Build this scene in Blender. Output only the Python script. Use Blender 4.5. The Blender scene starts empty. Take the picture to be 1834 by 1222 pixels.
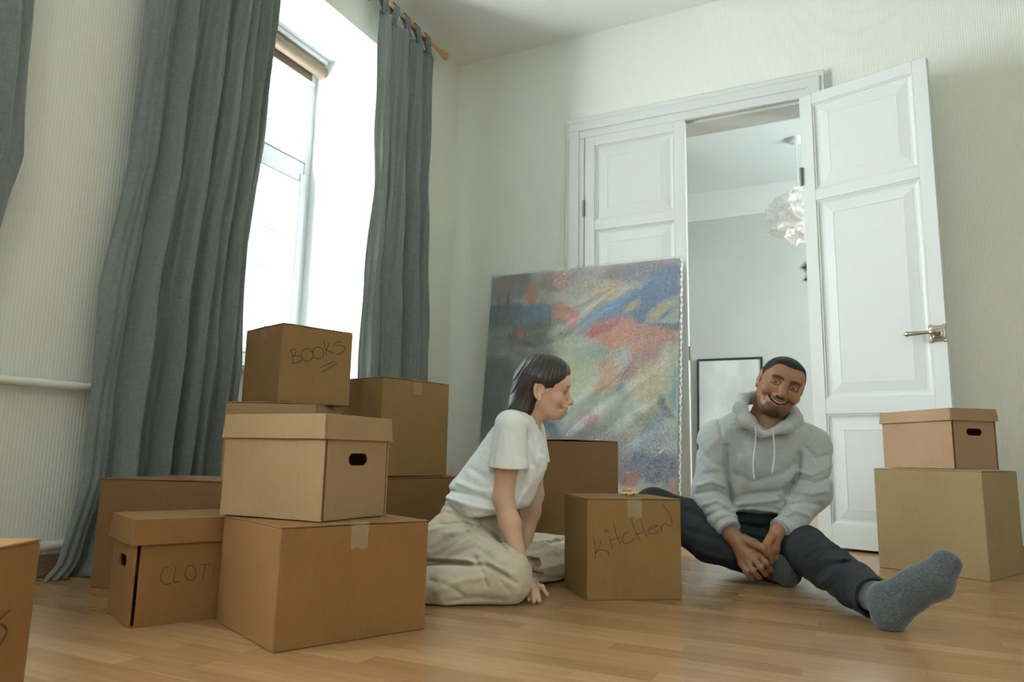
import bpy, bmesh, math, random
import numpy as np
from mathutils import Vector, Matrix
SC = bpy.context.scene
COL = SC.collection
random.seed(7)
rng = np.random.default_rng(7)

# ------------------------------------------------------------------ camera
CAM_H = 0.43
CAM_ROT = Matrix(((0.8955, 0.0511, 0.4410), (0.4439, -0.1502, -0.8837), (0.0, 0.0, 0.0)))
def _cam_axes():
    yaw, t, r = -0.46285725, 0.15756211, 0.02092872
    f = Vector((math.sin(yaw)*math.cos(t), math.cos(yaw)*math.cos(t), math.sin(t)))
    rt = Vector((math.cos(yaw), -math.sin(yaw), 0)); up = rt.cross(f)
    return rt*math.cos(r)+up*math.sin(r), -rt*math.sin(r)+up*math.cos(r), f
CR, CU, CF = _cam_axes()
cam_data = bpy.data.cameras.new('camera')
cam_data.sensor_width = 36.0
cam_data.lens = 1286.8*36.0/1834.0
cam_data.clip_start = 0.05
cam_data.dof.use_dof = True; cam_data.dof.focus_distance = 2.45; cam_data.dof.aperture_fstop = 7.0
cam = bpy.data.objects.new('camera', cam_data)
cam.matrix_world = Matrix(((CR.x, CU.x, -CF.x, 0), (CR.y, CU.y, -CF.y, 0), (CR.z, CU.z, -CF.z, CAM_H), (0, 0, 0, 1)))
COL.objects.link(cam)
SC.camera = cam
def at(u, v, D):
    """a point of the room from its bearing and distance in metres"""
    return np.array([0, 0, CAM_H]) + D*(np.array(CF) + np.array(CR)*(u-917)/1286.8 - np.array(CU)*(v-611)/1286.8)

# ------------------------------------------------------------------ world, daylight, exposure
w = bpy.data.worlds.new('overcast_sky'); SC.world = w
w.use_nodes = True
bg = w.node_tree.nodes['Background']
bg.inputs[0].default_value = (0.91, 0.98, 1.01, 1)
bg.inputs[1].default_value = 34.0
SC.view_settings.view_transform = 'Standard'
SC.view_settings.look = 'None'
SC.view_settings.gamma = 1.0
SC.view_settings.use_curve_mapping = False
SC.view_settings.exposure = 0.86
SC.cycles.use_denoising = True
SC.cycles.max_bounces = 8
SC.cycles.diffuse_bounces = 5
SC.cycles.glossy_bounces = 3
SC.cycles.transparent_max_bounces = 12
SC.cycles.sample_clamp_indirect = 6.0
SC.cycles.caustics_reflective = False
SC.cycles.caustics_refractive = False

XW = -2.50      # inner face of the window wall
YB = 4.066      # face of the wall with the double door
ZC = 3.155      # ceiling
XR, YF = 2.1, -3.3
YB2, YE = 4.25, 7.24      # next room
WIN = [(1.93, 3.19), (-0.57, 0.73), (-2.75, -1.45)]     # windows of this room; the last is unseen, added as fill
WIN2 = (5.25, 6.25)                       # window of the next room, unseen, added to light it
WZ0, WZ1 = 0.80, 2.82
XF = -3.02      # plane of the window frames

WIN_FILL = [(.85, 1.35)]          # added fill window in the unseen wall behind the camera
def portal(y0, y1, z0, z1, x, flip=False, front=False):
    l = bpy.data.lights.new('daylight_portal', 'AREA'); l.shape = 'RECTANGLE'
    l.size = y1-y0; l.size_y = z1-z0; l.cycles.is_portal = True
    o = bpy.data.objects.new('daylight_portal', l); COL.objects.link(o)
    o.location = (x, (y0+y1)/2, (z0+z1)/2); o.rotation_euler = (math.pi/2, 0, math.pi/2 if flip else -math.pi/2)
    if front:
        o.location = ((y0+y1)/2, x, (z0+z1)/2); o.rotation_euler = (math.pi/2, 0, 0)
for a_, b_ in WIN:
    portal(a_, b_, WZ0, WZ1, XF-0.30)
portal(WIN2[0], WIN2[1], WZ0, WZ1, XR+.17, True)
for a_, b_ in WIN_FILL:
    portal(a_, b_, WZ0, WZ1, YF-.17, front=True)

# ------------------------------------------------------------------ materials
def mat(name, col=(.8,.8,.8), rough=.6, spec=.5, metal=0.0, noise=None, bump=None, sheen=0.0, coat=0.0, sss=0.0):
    """noise = (scale, amount[, stretch xyz]); bump = (scale, strength, distance[, stretch xyz])"""
    m = bpy.data.materials.new(name); m.use_nodes = True
    nt = m.node_tree; N, L = nt.nodes, nt.links
    b = N['Principled BSDF']
    b.inputs['Base Color'].default_value = (*col, 1)
    b.inputs['Roughness'].default_value = rough
    b.inputs['Specular IOR Level'].default_value = spec
    b.inputs['Metallic'].default_value = metal
    b.inputs['Sheen Weight'].default_value = sheen
    b.inputs['Coat Weight'].default_value = coat
    if sss:
        b.inputs['Subsurface Weight'].default_value = sss
        b.inputs['Subsurface Radius'].default_value = (1.0, .35, .2)
        b.inputs['Subsurface Scale'].default_value = .008
    tc = N.new('ShaderNodeTexCoord')
    def tex(scale, stretch, detail=4):
        mp = N.new('ShaderNodeMapping'); mp.inputs['Scale'].default_value = stretch
        L.new(tc.outputs['Object'], mp.inputs['Vector'])
        n = N.new('ShaderNodeTexNoise'); n.inputs['Scale'].default_value = scale; n.inputs['Detail'].default_value = detail
        L.new(mp.outputs[0], n.inputs['Vector']); return n
    if noise:
        n = tex(noise[0], noise[2] if len(noise) > 2 else (1,1,1))
        r = N.new('ShaderNodeMapRange'); r.inputs[1].default_value = .3; r.inputs[2].default_value = .7
        r.inputs[3].default_value = 1-noise[1]; r.inputs[4].default_value = 1+noise[1]
        L.new(n.outputs[0], r.inputs[0])
        hs = N.new('ShaderNodeHueSaturation'); hs.inputs['Color'].default_value = (*col, 1)
        L.new(r.outputs[0], hs.inputs['Value']); L.new(hs.outputs[0], b.inputs['Base Color'])
    if bump:
        n = tex(bump[0], bump[3] if len(bump) > 3 else (1,1,1))
        bp = N.new('ShaderNodeBump'); bp.inputs['Strength'].default_value = bump[1]; bp.inputs['Distance'].default_value = bump[2]
        L.new(n.outputs[0], bp.inputs['Height']); L.new(bp.outputs[0], b.inputs['Normal'])
    return m

def wallpaper(name, col, axis, pitch=.0125):
    """ribbed wallpaper: fine vertical ribs as relief"""
    m = mat(name, col, .75, .25); nt = m.node_tree; N, L = nt.nodes, nt.links
    g = N.new('ShaderNodeNewGeometry'); s = N.new('ShaderNodeSeparateXYZ'); L.new(g.outputs['Position'], s.inputs[0])
    nz = N.new('ShaderNodeTexNoise'); nz.inputs['Scale'].default_value = 60; L.new(g.outputs['Position'], nz.inputs['Vector'])
    k = N.new('ShaderNodeMath'); k.operation = 'MULTIPLY'; k.inputs[1].default_value = 2*math.pi/pitch
    L.new(s.outputs[axis], k.inputs[0])
    ad = N.new('ShaderNodeMath'); ad.operation = 'MULTIPLY_ADD'; ad.inputs[1].default_value = 2.5
    L.new(nz.outputs[0], ad.inputs[0]); L.new(k.outputs[0], ad.inputs[2])
    sn = N.new('ShaderNodeMath'); sn.operation = 'SINE'; L.new(ad.outputs[0], sn.inputs[0])
    ad2 = N.new('ShaderNodeMath'); ad2.operation = 'MULTIPLY_ADD'; ad2.inputs[1].default_value = 1.2
    L.new(nz.outputs[0], ad2.inputs[0]); L.new(sn.outputs[0], ad2.inputs[2])
    bp = N.new('ShaderNodeBump'); bp.inputs['Strength'].default_value = .25; bp.inputs['Distance'].default_value = .0012
    L.new(ad2.outputs[0], bp.inputs['Height']); L.new(bp.outputs[0], N['Principled BSDF'].inputs['Normal'])
    mr = N.new('ShaderNodeMapRange'); mr.inputs[1].default_value = -1; mr.inputs[2].default_value = 2
    mr.inputs[3].default_value = .955; mr.inputs[4].default_value = 1.03; L.new(ad2.outputs[0], mr.inputs[0])
    hs = N.new('ShaderNodeHueSaturation'); hs.inputs['Color'].default_value = (*col, 1)
    L.new(mr.outputs[0], hs.inputs['Value']); L.new(hs.outputs[0], N['Principled BSDF'].inputs['Base Color'])
    return m

def cardboard(name, col, rib='x'):
    m = mat(name, col, .7, .25); nt = m.node_tree; N, L = nt.nodes, nt.links
    b = N['Principled BSDF']
    tc = N.new('ShaderNodeTexCoord')
    n1 = N.new('ShaderNodeTexNoise'); n1.inputs['Scale'].default_value = 6; n1.inputs['Detail'].default_value = 5
    mp = N.new('ShaderNodeMapping'); mp.inputs['Scale'].default_value = (9, 9, 170) if rib == 'h' else (170, 170, 9)
    n2 = N.new('ShaderNodeTexNoise'); n2.inputs['Scale'].default_value = 2; n2.inputs['Detail'].default_value = 3
    n3 = N.new('ShaderNodeTexNoise'); n3.inputs['Scale'].default_value = 420
    L.new(tc.outputs['Object'], n1.inputs['Vector']); L.new(tc.outputs['Object'], mp.inputs['Vector']); L.new(mp.outputs[0], n2.inputs['Vector'])
    L.new(tc.outputs['Object'], n3.inputs['Vector'])
    a = N.new('ShaderNodeMath'); a.operation = 'ADD'; L.new(n1.outputs[0], a.inputs[0]); L.new(n2.outputs[0], a.inputs[1])
    a2 = N.new('ShaderNodeMath'); a2.operation = 'ADD'; L.new(a.outputs[0], a2.inputs[0]); L.new(n3.outputs[0], a2.inputs[1])
    r = N.new('ShaderNodeMapRange'); r.inputs[1].default_value = 1.0; r.inputs[2].default_value = 2.0; r.inputs[3].default_value = .88; r.inputs[4].default_value = 1.10
    L.new(a2.outputs[0], r.inputs[0])
    hs = N.new('ShaderNodeHueSaturation'); hs.inputs['Color'].default_value = (*col, 1)
    L.new(r.outputs[0], hs.inputs['Value']); L.new(hs.outputs[0], b.inputs['Base Color'])
    bp = N.new('ShaderNodeBump'); bp.inputs['Strength'].default_value = .25; bp.inputs['Distance'].default_value = .001
    L.new(n2.outputs[0], bp.inputs['Height']); L.new(bp.outputs[0], b.inputs['Normal'])
    return m

# ------------------------------------------------------------------ objects
def tag(o, label=None, cat=None, group=None, kind=None):
    if label: o['label'] = label
    if cat: o['category'] = cat
    if group: o['group'] = group
    if kind: o['kind'] = kind
    return o
def empty(name, loc=(0,0,0), rz=0.0, parent=None):
    o = bpy.data.objects.new(name, None); o.empty_display_size = .05
    o.location = loc; o.rotation_euler = (0, 0, rz); COL.objects.link(o)
    if parent: o.parent = parent
    return o
def smooth_by_angle(me, deg=35):
    for p in me.polygons: p.use_smooth = True
    if deg < 180:
        bm = bmesh.new(); bm.from_mesh(me); lim = math.radians(deg)
        for e in bm.edges:
            if len(e.link_faces) == 2 and e.calc_face_angle(0) > lim: e.smooth = False
        bm.to_mesh(me); bm.free()
def link(name, me, m=None, parent=None, smooth=None):
    o = bpy.data.objects.new(name, me); COL.objects.link(o)
    if m: me.materials.append(m)
    if parent: o.parent = parent
    if smooth: smooth_by_angle(me, smooth)
    return o
def from_bm(name, bm, m=None, parent=None, smooth=None):
    me = bpy.data.meshes.new(name); bmesh.ops.recalc_face_normals(bm, faces=bm.faces[:]); bm.to_mesh(me); bm.free()
    return link(name, me, m, parent, smooth)
def box_bm(bm, lo, hi, bevel=0.0, seg=1, M=None):
    x0, y0, z0 = lo; x1, y1, z1 = hi
    r = bmesh.ops.create_cube(bm, size=1.0)
    vs = r['verts']
    for v in vs:
        v.co = Vector(((x0+x1)/2+v.co.x*(x1-x0), (y0+y1)/2+v.co.y*(y1-y0), (z0+z1)/2+v.co.z*(z1-z0)))
    if bevel > 0:
        es = list({e for v in vs for e in v.link_edges})
        rr = bmesh.ops.bevel(bm, geom=es, offset=bevel, segments=seg, affect='EDGES', profile=.5)
        vs = list({v for f in rr['faces'] for v in f.verts} | {v for v in vs if v.is_valid})
    if M is not None:
        for v in vs: v.co = M @ v.co
    return vs
def box(name, lo, hi, m, parent=None, bevel=0.0, seg=1):
    bm = bmesh.new(); box_bm(bm, lo, hi, bevel, seg)
    return from_bm(name, bm, m, parent, 40 if seg > 1 else None)
def tube_bm(bm, pts, r, n=12, cap=True):
    """round tube along pts; r a number or a list"""
    pts = [Vector(p) for p in pts]; rs = r if hasattr(r, '__len__') else [r]*len(pts)
    rings = []; prev = None
    for i, p in enumerate(pts):
        t = (pts[min(i+1, len(pts)-1)]-pts[max(i-1, 0)]).normalized()
        if prev is None:
            a = t.orthogonal().normalized()
        else:
            a = (prev - t*prev.dot(t)).normalized()
        prev = a; b = t.cross(a)
        rings.append([bm.verts.new(p+(a*math.cos(2*math.pi*k/n)+b*math.sin(2*math.pi*k/n))*rs[i]) for k in range(n)])
    for A, B in zip(rings, rings[1:]):
        for k in range(n): bm.faces.new((A[k], A[(k+1) % n], B[(k+1) % n], B[k]))
    if cap:
        bm.faces.new(rings[0][::-1]); bm.faces.new(rings[-1])
def tube(name, pts, r, m, parent=None, n=12):
    bm = bmesh.new(); tube_bm(bm, pts, r, n); return from_bm(name, bm, m, parent, 50)
def prism_with_hole(bm, outer, hole, t):
    """flat panel in the x-z plane (outer and hole as lists of (x, z)), thickness t towards +y"""
    loops = []
    for pts in (outer, hole):
        if not pts: continue
        vs = [bm.verts.new((x, 0, z)) for x, z in pts]
        es = [bm.edges.new((vs[i], vs[(i+1) % len(vs)])) for i in range(len(vs))]
        loops += es
    r = bmesh.ops.triangle_fill(bm, use_beauty=True, use_dissolve=False, edges=loops)
    fs = [f for f in r['geom'] if isinstance(f, bmesh.types.BMFace)]
    ex = bmesh.ops.extrude_face_region(bm, geom=fs)
    for v in ex['geom']:
        if isinstance(v, bmesh.types.BMVert): v.co.y += t
def stadium(cx, cz, w, h, n=8):
    r = h/2; out = []
    for k in range(n+1):
        a = -math.pi/2+math.pi*k/n; out.append((cx+w/2-r+r*math.cos(a), cz+r*math.sin(a)))
    for k in range(n+1):
        a = math.pi/2+math.pi*k/n; out.append((cx-w/2+r+r*math.cos(a), cz+r*math.sin(a)))
    return out
def catmull(pts, k=5):
    if len(pts) < 3: return pts
    P = [np.array(p, float) for p in pts]; P = [2*P[0]-P[1]]+P+[2*P[-1]-P[-2]]; out = []
    for i in range(1, len(P)-2):
        for j in range(k):
            t = j/k
            out.append(.5*((2*P[i])+(P[i+1]-P[i-1])*t+(2*P[i-1]-5*P[i]+4*P[i+1]-P[i+2])*t*t+(3*P[i]-P[i-1]-3*P[i+1]+P[i+2])*t**3))
    out.append(P[-2]); return out
def pen_strokes(strokes, width, place, m, parent, name='handwriting'):
    """marker lines; place(s, z, off) gives the local point on the face"""
    bm = bmesh.new()
    for st in strokes:
        q = [np.array(p[:2], float) for p in catmull(st)]
        L_, R_ = [], []
        for i, p in enumerate(q):
            t = q[min(i+1, len(q)-1)]-q[max(i-1, 0)]; t = t/(np.linalg.norm(t)+1e-9); nrm = np.array([-t[1], t[0]])*width/2*(1.0 if 0 < i < len(q)-1 else .5)
            L_.append(bm.verts.new(place(*(p+nrm), .0006))); R_.append(bm.verts.new(place(*(p-nrm), .0006)))
        for i in range(len(q)-1): bm.faces.new((L_[i], R_[i], R_[i+1], L_[i+1]))
    return from_bm(name, bm, m, parent)

# ------------------------------------------------------------------ room shell
M_WALLP_Y = wallpaper('ribbed_wallpaper_a', (.69, .70, .63), 'Y')
M_WALLP_X = wallpaper('ribbed_wallpaper_b', (.69, .70, .63), 'X', .011)
M_CEIL = mat('ceiling_paint', (.78, .80, .77), .85, .2, bump=(40, .05, .002))
M_WHITE = mat('white_gloss_paint', (.56, .58, .56), .5, .3, bump=(25, .04, .002))
M_REVEAL = mat('white_reveal_paint', (.74, .75, .74), .6, .3)
M_PVC = mat('white_window_plastic', (.50, .515, .515), .3, .5)
M_PIPE = mat('cream_pipe_paint', (.66, .64, .57), .4, .5)
M_BASE = mat('brown_baseboard', (.23, .14, .085), .5, .4, noise=(8, .2, (1, 1, 12)))
M_BLUEWALL = mat('blue_grey_plaster', (.46, .482, .468), .8, .2, noise=(1.2, .04))
M_CEIL2 = mat('pale_blue_ceiling', (.58, .645, .64), .85, .2)
M_FRIEZE = mat('white_frieze_paint', (.60, .625, .61), .8, .2)
M_CONC = mat('facade_plaster_outside', (.55, .57, .58), .9, .1, noise=(3, .12))

def wall_x(name, x0, x1, ya, yb, za, zb, holes, m):
    """wall slab normal to x with rectangular openings (y0, y1, z0, z1)"""
    bm = bmesh.new()
    ys = sorted({ya, yb, *[h[0] for h in holes], *[h[1] for h in holes]})
    zs = sorted({za, zb, *[h[2] for h in holes], *[h[3] for h in holes]})
    for i in range(len(ys)-1):
        for j in range(len(zs)-1):
            cy, cz = (ys[i]+ys[i+1])/2, (zs[j]+zs[j+1])/2
            if any(h[0] < cy < h[1] and h[2] < cz < h[3] for h in holes): continue
            box_bm(bm, (x0, ys[i], zs[j]), (x1, ys[i+1], zs[j+1]))
    bmesh.ops.remove_doubles(bm, verts=bm.verts[:], dist=1e-5)
    return tag(from_bm(name, bm, m), kind='structure')
def wall_y(name, y0, y1, xa, xb, za, zb, holes, m):
    bm = bmesh.new()
    xs = sorted({xa, xb, *[h[0] for h in holes], *[h[1] for h in holes]})
    zs = sorted({za, zb, *[h[2] for h in holes], *[h[3] for h in holes]})
    for i in range(len(xs)-1):
        for j in range(len(zs)-1):
            cx, cz = (xs[i]+xs[i+1])/2, (zs[j]+zs[j+1])/2
            if any(h[0] < cx < h[1] and h[2] < cz < h[3] for h in holes): continue
            box_bm(bm, (xs[i], y0, zs[j]), (xs[i+1], y1, zs[j+1]))
    bmesh.ops.remove_doubles(bm, verts=bm.verts[:], dist=1e-5)
    return tag(from_bm(name, bm, m), kind='structure')

XO = -3.24    # outer face of the house
wl = wall_x('wall_left', XO, XW, YF-.2, YB+.09, -.1, ZC+.2, [(a, b, WZ0, WZ1) for a, b in WIN], M_WALLP_Y)
for a, b in WIN:      # plastered linings of the window niches
    box('reveal_jamb', (XF+.03, b-.006, WZ0), (XW-.002, b-.0005, WZ1), M_REVEAL, wl)
    box('reveal_jamb', (XF+.03, a+.0005, WZ0), (XW-.002, a+.006, WZ1), M_REVEAL, wl)
    box('reveal_head', (XF+.03, a, WZ1-.006), (XW-.002, b, WZ1-.0005), M_REVEAL, wl)
    box('outer_jamb', (XO-.01, b-.006, WZ0), (XF-.04, b-.0005, WZ1), M_REVEAL, wl)
DX0, DX1, DZ = -1.545, -.245, 2.435      # door opening
tag(wall_y('wall_back', YB, YB2, XW-.1, XR+.1, -.1, ZC+.2, [(DX0, DX1, -.2, DZ)], M_WALLP_X))
wall_x('wall_right', XR, XR+.15, YF-.2, YB, -.1, ZC+.2, [], M_WALLP_Y)
wall_y('wall_front', YF-.15, YF, XW, XR, -.1, ZC+.2, [(a, b, WZ0, WZ1) for a, b in WIN_FILL], M_WALLP_X)
tag(box('ceiling', (XW-.1, YF-.2, ZC), (XR+.2, YB, ZC+.15), M_CEIL), kind='structure')

# ---- laminate floor: boards of 1.29 x 0.19 m printed with three strips
def laminate():
    m = mat('laminate_oak', (.5, .33, .2), .27, .6, coat=.3); nt = m.node_tree; N, L = nt.nodes, nt.links
    b = N['Principled BSDF']; b.inputs['Coat Roughness'].default_value = .22
    g = N.new('ShaderNodeNewGeometry')
    br = N.new('ShaderNodeTexBrick'); br.offset = .37; br.offset_frequency = 2
    br.inputs['Color1'].default_value = (.43, .255, .124, 1); br.inputs['Color2'].default_value = (.315, .170, .072, 1)
    br.inputs['Mortar'].default_value = (.30, .160, .068, 1)
    br.inputs['Scale'].default_value = 1; br.inputs['Mortar Size'].default_value = .0004; br.inputs['Mortar Smooth'].default_value = .5
    br.inputs['Brick Width'].default_value = .41; br.inputs['Row Height'].default_value = .0633
    L.new(g.outputs['Position'], br.inputs['Vector'])
    mp = N.new('ShaderNodeMapping'); mp.inputs['Scale'].default_value = (2.5, 38, 1); L.new(g.outputs['Position'], mp.inputs['Vector'])
    n = N.new('ShaderNodeTexNoise'); n.inputs['Scale'].default_value = 1.6; n.inputs['Detail'].default_value = 6; n.inputs['Distortion'].default_value = .6
    L.new(mp.outputs[0], n.inputs['Vector'])
    r = N.new('ShaderNodeMapRange'); r.inputs[1].default_value = .3; r.inputs[2].default_value = .7; r.inputs[3].default_value = .90; r.inputs[4].default_value = 1.08
    L.new(n.outputs[0], r.inputs[0])
    hs = N.new('ShaderNodeHueSaturation'); L.new(br.outputs['Color'], hs.inputs['Color']); L.new(r.outputs[0], hs.inputs['Value'])
    L.new(hs.outputs[0], b.inputs['Base Color'])
    return m
M_LAM = laminate()
M_SUB = mat('subfloor', (.12, .08, .05), .9, .1)
floor = tag(box('floor', (XW-.1, YF-.2, -.12), (XR+.2, YB2, -.008), M_SUB), kind='structure')
PW, PL = .19, 1.29
_pl = {}
def plank_mesh(l, wd):
    key = (round(l, 3), round(wd, 3))
    if key not in _pl:
        bm = bmesh.new(); box_bm(bm, (0, 0, -.008), (l-.0003, wd-.0003, 0), .0002)
        me = bpy.data.meshes.new('plank'); bmesh.ops.recalc_face_normals(bm, faces=bm.faces[:]); bm.to_mesh(me); bm.free(); me.materials.append(M_LAM); _pl[key] = me
    return _pl[key]
row = 0; y = YB2-.001
while y > -1.6:
    y0 = y-PW; x = XW-(.0, .86, .43)[row % 3]
    while x < XR:
        xa, xb = max(x, XW), min(x+PL, XR)
        if xb-xa > .03:
            o = bpy.data.objects.new('plank', plank_mesh(xb-xa, PW)); COL.objects.link(o); o.parent = floor; o.location = (xa, y0, 0)
        x += PL
    y = y0; row += 1

# ---- baseboards, pipes
tag(box('baseboard_left', (XW, YF, 0), (XW+.016, YB, .07), M_BASE, bevel=.004), kind='structure')
tag(box('baseboard_back', (XW+.016, YB-.016, 0), (DX0-.13, YB, .07), M_BASE, bevel=.004), kind='structure')
tag(box('baseboard_right', (DX1+.13, YB-.016, 0), (XR, YB, .07), M_BASE, bevel=.004), kind='structure')
tag(tube('heating_pipe', [(XW+.045, YF, .626), (XW+.045, 2.1, .634)], .016, M_PIPE), 'upper cream heating pipe running along the window wall', 'pipe')
tag(tube('heating_pipe', [(XW+.045, YF, .098), (XW+.045, 2.1, .104)], .016, M_PIPE), 'lower cream heating pipe just above the floor by the curtain hem', 'pipe')

# ------------------------------------------------------------------ windows
M_GLASS = bpy.data.materials.new('window_glass'); M_GLASS.use_nodes = True
_n = M_GLASS.node_tree.nodes; _l = M_GLASS.node_tree.links; _n.clear()
_o = _n.new('ShaderNodeOutputMaterial'); _mx = _n.new('ShaderNodeMixShader'); _t = _n.new('ShaderNodeBsdfTransparent'); _g = _n.new('ShaderNodeBsdfGlossy')
_t.inputs[0].default_value = (.97, .985, .98, 1); _g.inputs['Roughness'].default_value = .02; _mx.inputs[0].default_value = .06
_l.new(_t.outputs[0], _mx.inputs[1]); _l.new(_g.outputs[0], _mx.inputs[2]); _l.new(_mx.outputs[0], _o.inputs[0])
M_SEAL = mat('grey_window_seal', (.25, .27, .28), .6, .3)
def ring_bm(bm, x0, x1, ya, yb, za, zb, t, bev=.006):
    """rectangular frame in the y-z plane"""
    box_bm(bm, (x0, ya, za), (x1, ya+t, zb), bev); box_bm(bm, (x0, yb-t, za), (x1, yb, zb), bev)
    box_bm(bm, (x0, ya+t, za), (x1, yb-t, za+t), bev); box_bm(bm, (x0, ya+t, zb-t), (x1, yb-t, zb), bev)
def window(name, a, b, XF=XF):
    root = tag(empty(name, (0, 0, 0)), kind='structure')
    zt = 2.095; ym = (a+b)/2
    bm = bmesh.new(); ring_bm(bm, XF-.04, XF+.03, a, b, WZ0+.03, WZ1, .062)
    box_bm(bm, (XF-.04, a+.062, zt-.032), (XF+.03, b-.062, zt+.055), .006)
    box_bm(bm, (XF-.04, ym-.035, WZ0+.09), (XF+.03, ym+.035, zt-.03), .006)
    from_bm('window_frame', bm, M_PVC, root)
    for (ya, yb) in ((a+.055, ym-.028), (ym+.028, b-.055)):
        bm = bmesh.new(); ring_bm(bm, XF-.02, XF+.05, ya, yb, WZ0+.085, zt-.026, .058)
        s = from_bm('sash', bm, M_PVC, root)
        bm = bmesh.new(); ring_bm(bm, XF+.012, XF+.053, ya+.056, yb-.056, WZ0+.141, zt-.082, .006, 0)
        from_bm('seal', bm, M_SEAL, s)
        box('pane', (XF-.002, ya+.05, WZ0+.13), (XF+.002, yb-.05, zt-.07), M_GLASS, s)
    bm = bmesh.new(); ring_bm(bm, XF+.0, XF+.034, a+.06, b-.06, zt+.053, WZ1-.06, .006, 0)
    from_bm('seal', bm, M_SEAL, root)
    box('pane', (XF-.002, a+.05, zt+.05), (XF+.002, b-.05, WZ1-.05), M_GLASS, root)
    h = box('sash_handle', (XF+.05, ym-.045, 1.35), (XF+.075, ym-.025, 1.47), M_PVC, root, .004)
    return root
window('window_1', *WIN[0]); window('window_2', *WIN[1]); window('window_4', *WIN[2])  # the last one is an added window for fill light
for k_, (a, b) in enumerate(WIN_FILL):
    w_ = window('window_%d' % (5+k_), -b, -a, XF=YF-.09); w_.rotation_euler = (0, 0, math.pi/2)  # added window, lets in fill light from behind the camera
for k, (a, b) in enumerate(WIN):
    bm = bmesh.new(); box_bm(bm, (XF+.03, a-.0, WZ0-.035), (XW+.045, b+.0, WZ0+.002), .012, 3)
    o = from_bm('window_sill', bm, M_PVC, None, 40)
    tag(o, kind='structure'); o.name = 'trim_%d' % (k+10)
# roller blind rolled up at the head of the window
M_BLIND = mat('beige_woven_blind', (.11, .08, .052), .8, .2, noise=(90, .25, (1, 1, 3)), bump=(160, .4, .001))
for k, (a, b) in enumerate(WIN):
    r = tag(empty('roller_blind', (XF+.10, a+.03, 2.735)), ('beige woven roller blind rolled up at the window head', 'beige roller blind of the window beside the camera', 'beige roller blind of the added fill window behind the camera')[k], 'blind')
    L_ = b-a-.06
    bm = bmesh.new(); tube_bm(bm, [(0, 0, 0), (0, L_, 0)], .040, 20); from_bm('blind_roll', bm, M_BLIND, r, 50)
    box('head_rail', (-.045, 0, .045), (.035, L_, .075), M_PVC, r, .004)
    box('hanging_cloth', (-.042, 0, -.075), (-.038, L_-.05, 0), M_BLIND, r)
    box('bottom_bar', (-.05, 0, -.09), (-.03, L_-.03, -.075), M_PVC, r, .003)

# ---- house across the street
M_BRICK = mat('weathered_grey_facade', (.020, .0225, .024), .9, .1, noise=(.5, .18, (1, 1, 6)))
M_DARKWIN = mat('facade_window_glass', (.04, .045, .05), .2, .5)
M_FTRIM = mat('facade_trim', (.036, .038, .039), .9, .1)
fac = tag(box('opposite_building', (-12.6, 0.6, -8), (-12, 22, 12), M_BRICK), 'grey house across the street seen through the window', 'building')
for zz in (-4, -1.0, 2.2, 5.4):
    for yy in (1.0, 3.4, 6.0, 8.6, 11.2, 13.8, 16.4, 19.0):
        f = box('window', (-12.0, yy, zz), (-11.94, yy+1.2, zz+1.9), M_FTRIM, fac)
        for q in (0, 1):
            box('pane', (-11.95, yy+.1+.53*q, zz+.1), (-11.93, yy+.57+.53*q, zz+1.8), M_DARKWIN, f)
for zz in (1.3, 4.5, 7.8): box('cornice', (-12.0, 0.6, zz), (-11.88, 22, zz+.18), M_FTRIM, fac)
for zz in np.arange(-1, 9.6, .45): box('siding_joint', (-12.0, 0.6, zz), (-11.985, 22, zz+.05), M_FTRIM, fac)

# ------------------------------------------------------------------ next room
wall_x('wall_next_left', XO, XW, YB+.1, YE+.2, -.1, ZC+.2, [], M_BLUEWALL)
nb = wall_y('wall_next_back', YE, YE+.15, XW-.1, XR+.1, -.1, ZC+.2, [], M_BLUEWALL)
box('frieze', (XW, YE-.012, 2.86), (XR, YE-.0005, ZC), M_FRIEZE, nb)
wall_x('wall_next_right', XR, XR+.15, YB2, YE, -.1, ZC+.2, [(WIN2[0], WIN2[1], WZ0, WZ1)], M_BLUEWALL)
tag(box('ceiling_next_room', (XW-.1, YB2-.1, ZC), (XR+.2, YE+.2, ZC+.15), M_CEIL2), kind='structure')
tag(box('floor_next_room', (XW-.1, YB2, -.12), (XR+.2, YE+.2, 0), M_LAM), kind='structure')
window('window_3', *WIN2, XF=XR+.09)

# ------------------------------------------------------------------ double door
M_BRASS = mat('aged_nickel', (.42, .37, .29), .28, .5, metal=1.0, bump=(90, .3, .001))
M_STEEL = mat('dark_hinge_steel', (.18, .16, .13), .4, .5, metal=.8)
def nested_panel(bm, x0, x1, z0, z1, y, prof):
    """raised panel: nested rectangles (inset, depth); y grows away from the viewer side"""
    loops = []
    for ins, dp in prof:
        loops.append([bm.verts.new((x, y+dp, z)) for x, z in ((x0+ins, z0+ins), (x1-ins, z0+ins), (x1-ins, z1-ins), (x0+ins, z1-ins))])
    for A, B in zip(loops, loops[1:]):
        for k in range(4): bm.faces.new((A[k], A[(k+1) % 4], B[(k+1) % 4], B[k]))
    bm.faces.new(loops[-1])
PROF = [(0, 0), (.002, .004), (.008, .004), (.010, .009), (.016, .011), (.022, .014), (.034, .014), (.036, .013), (.050, .011), (.082, .0055), (.084, .007)]
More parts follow.
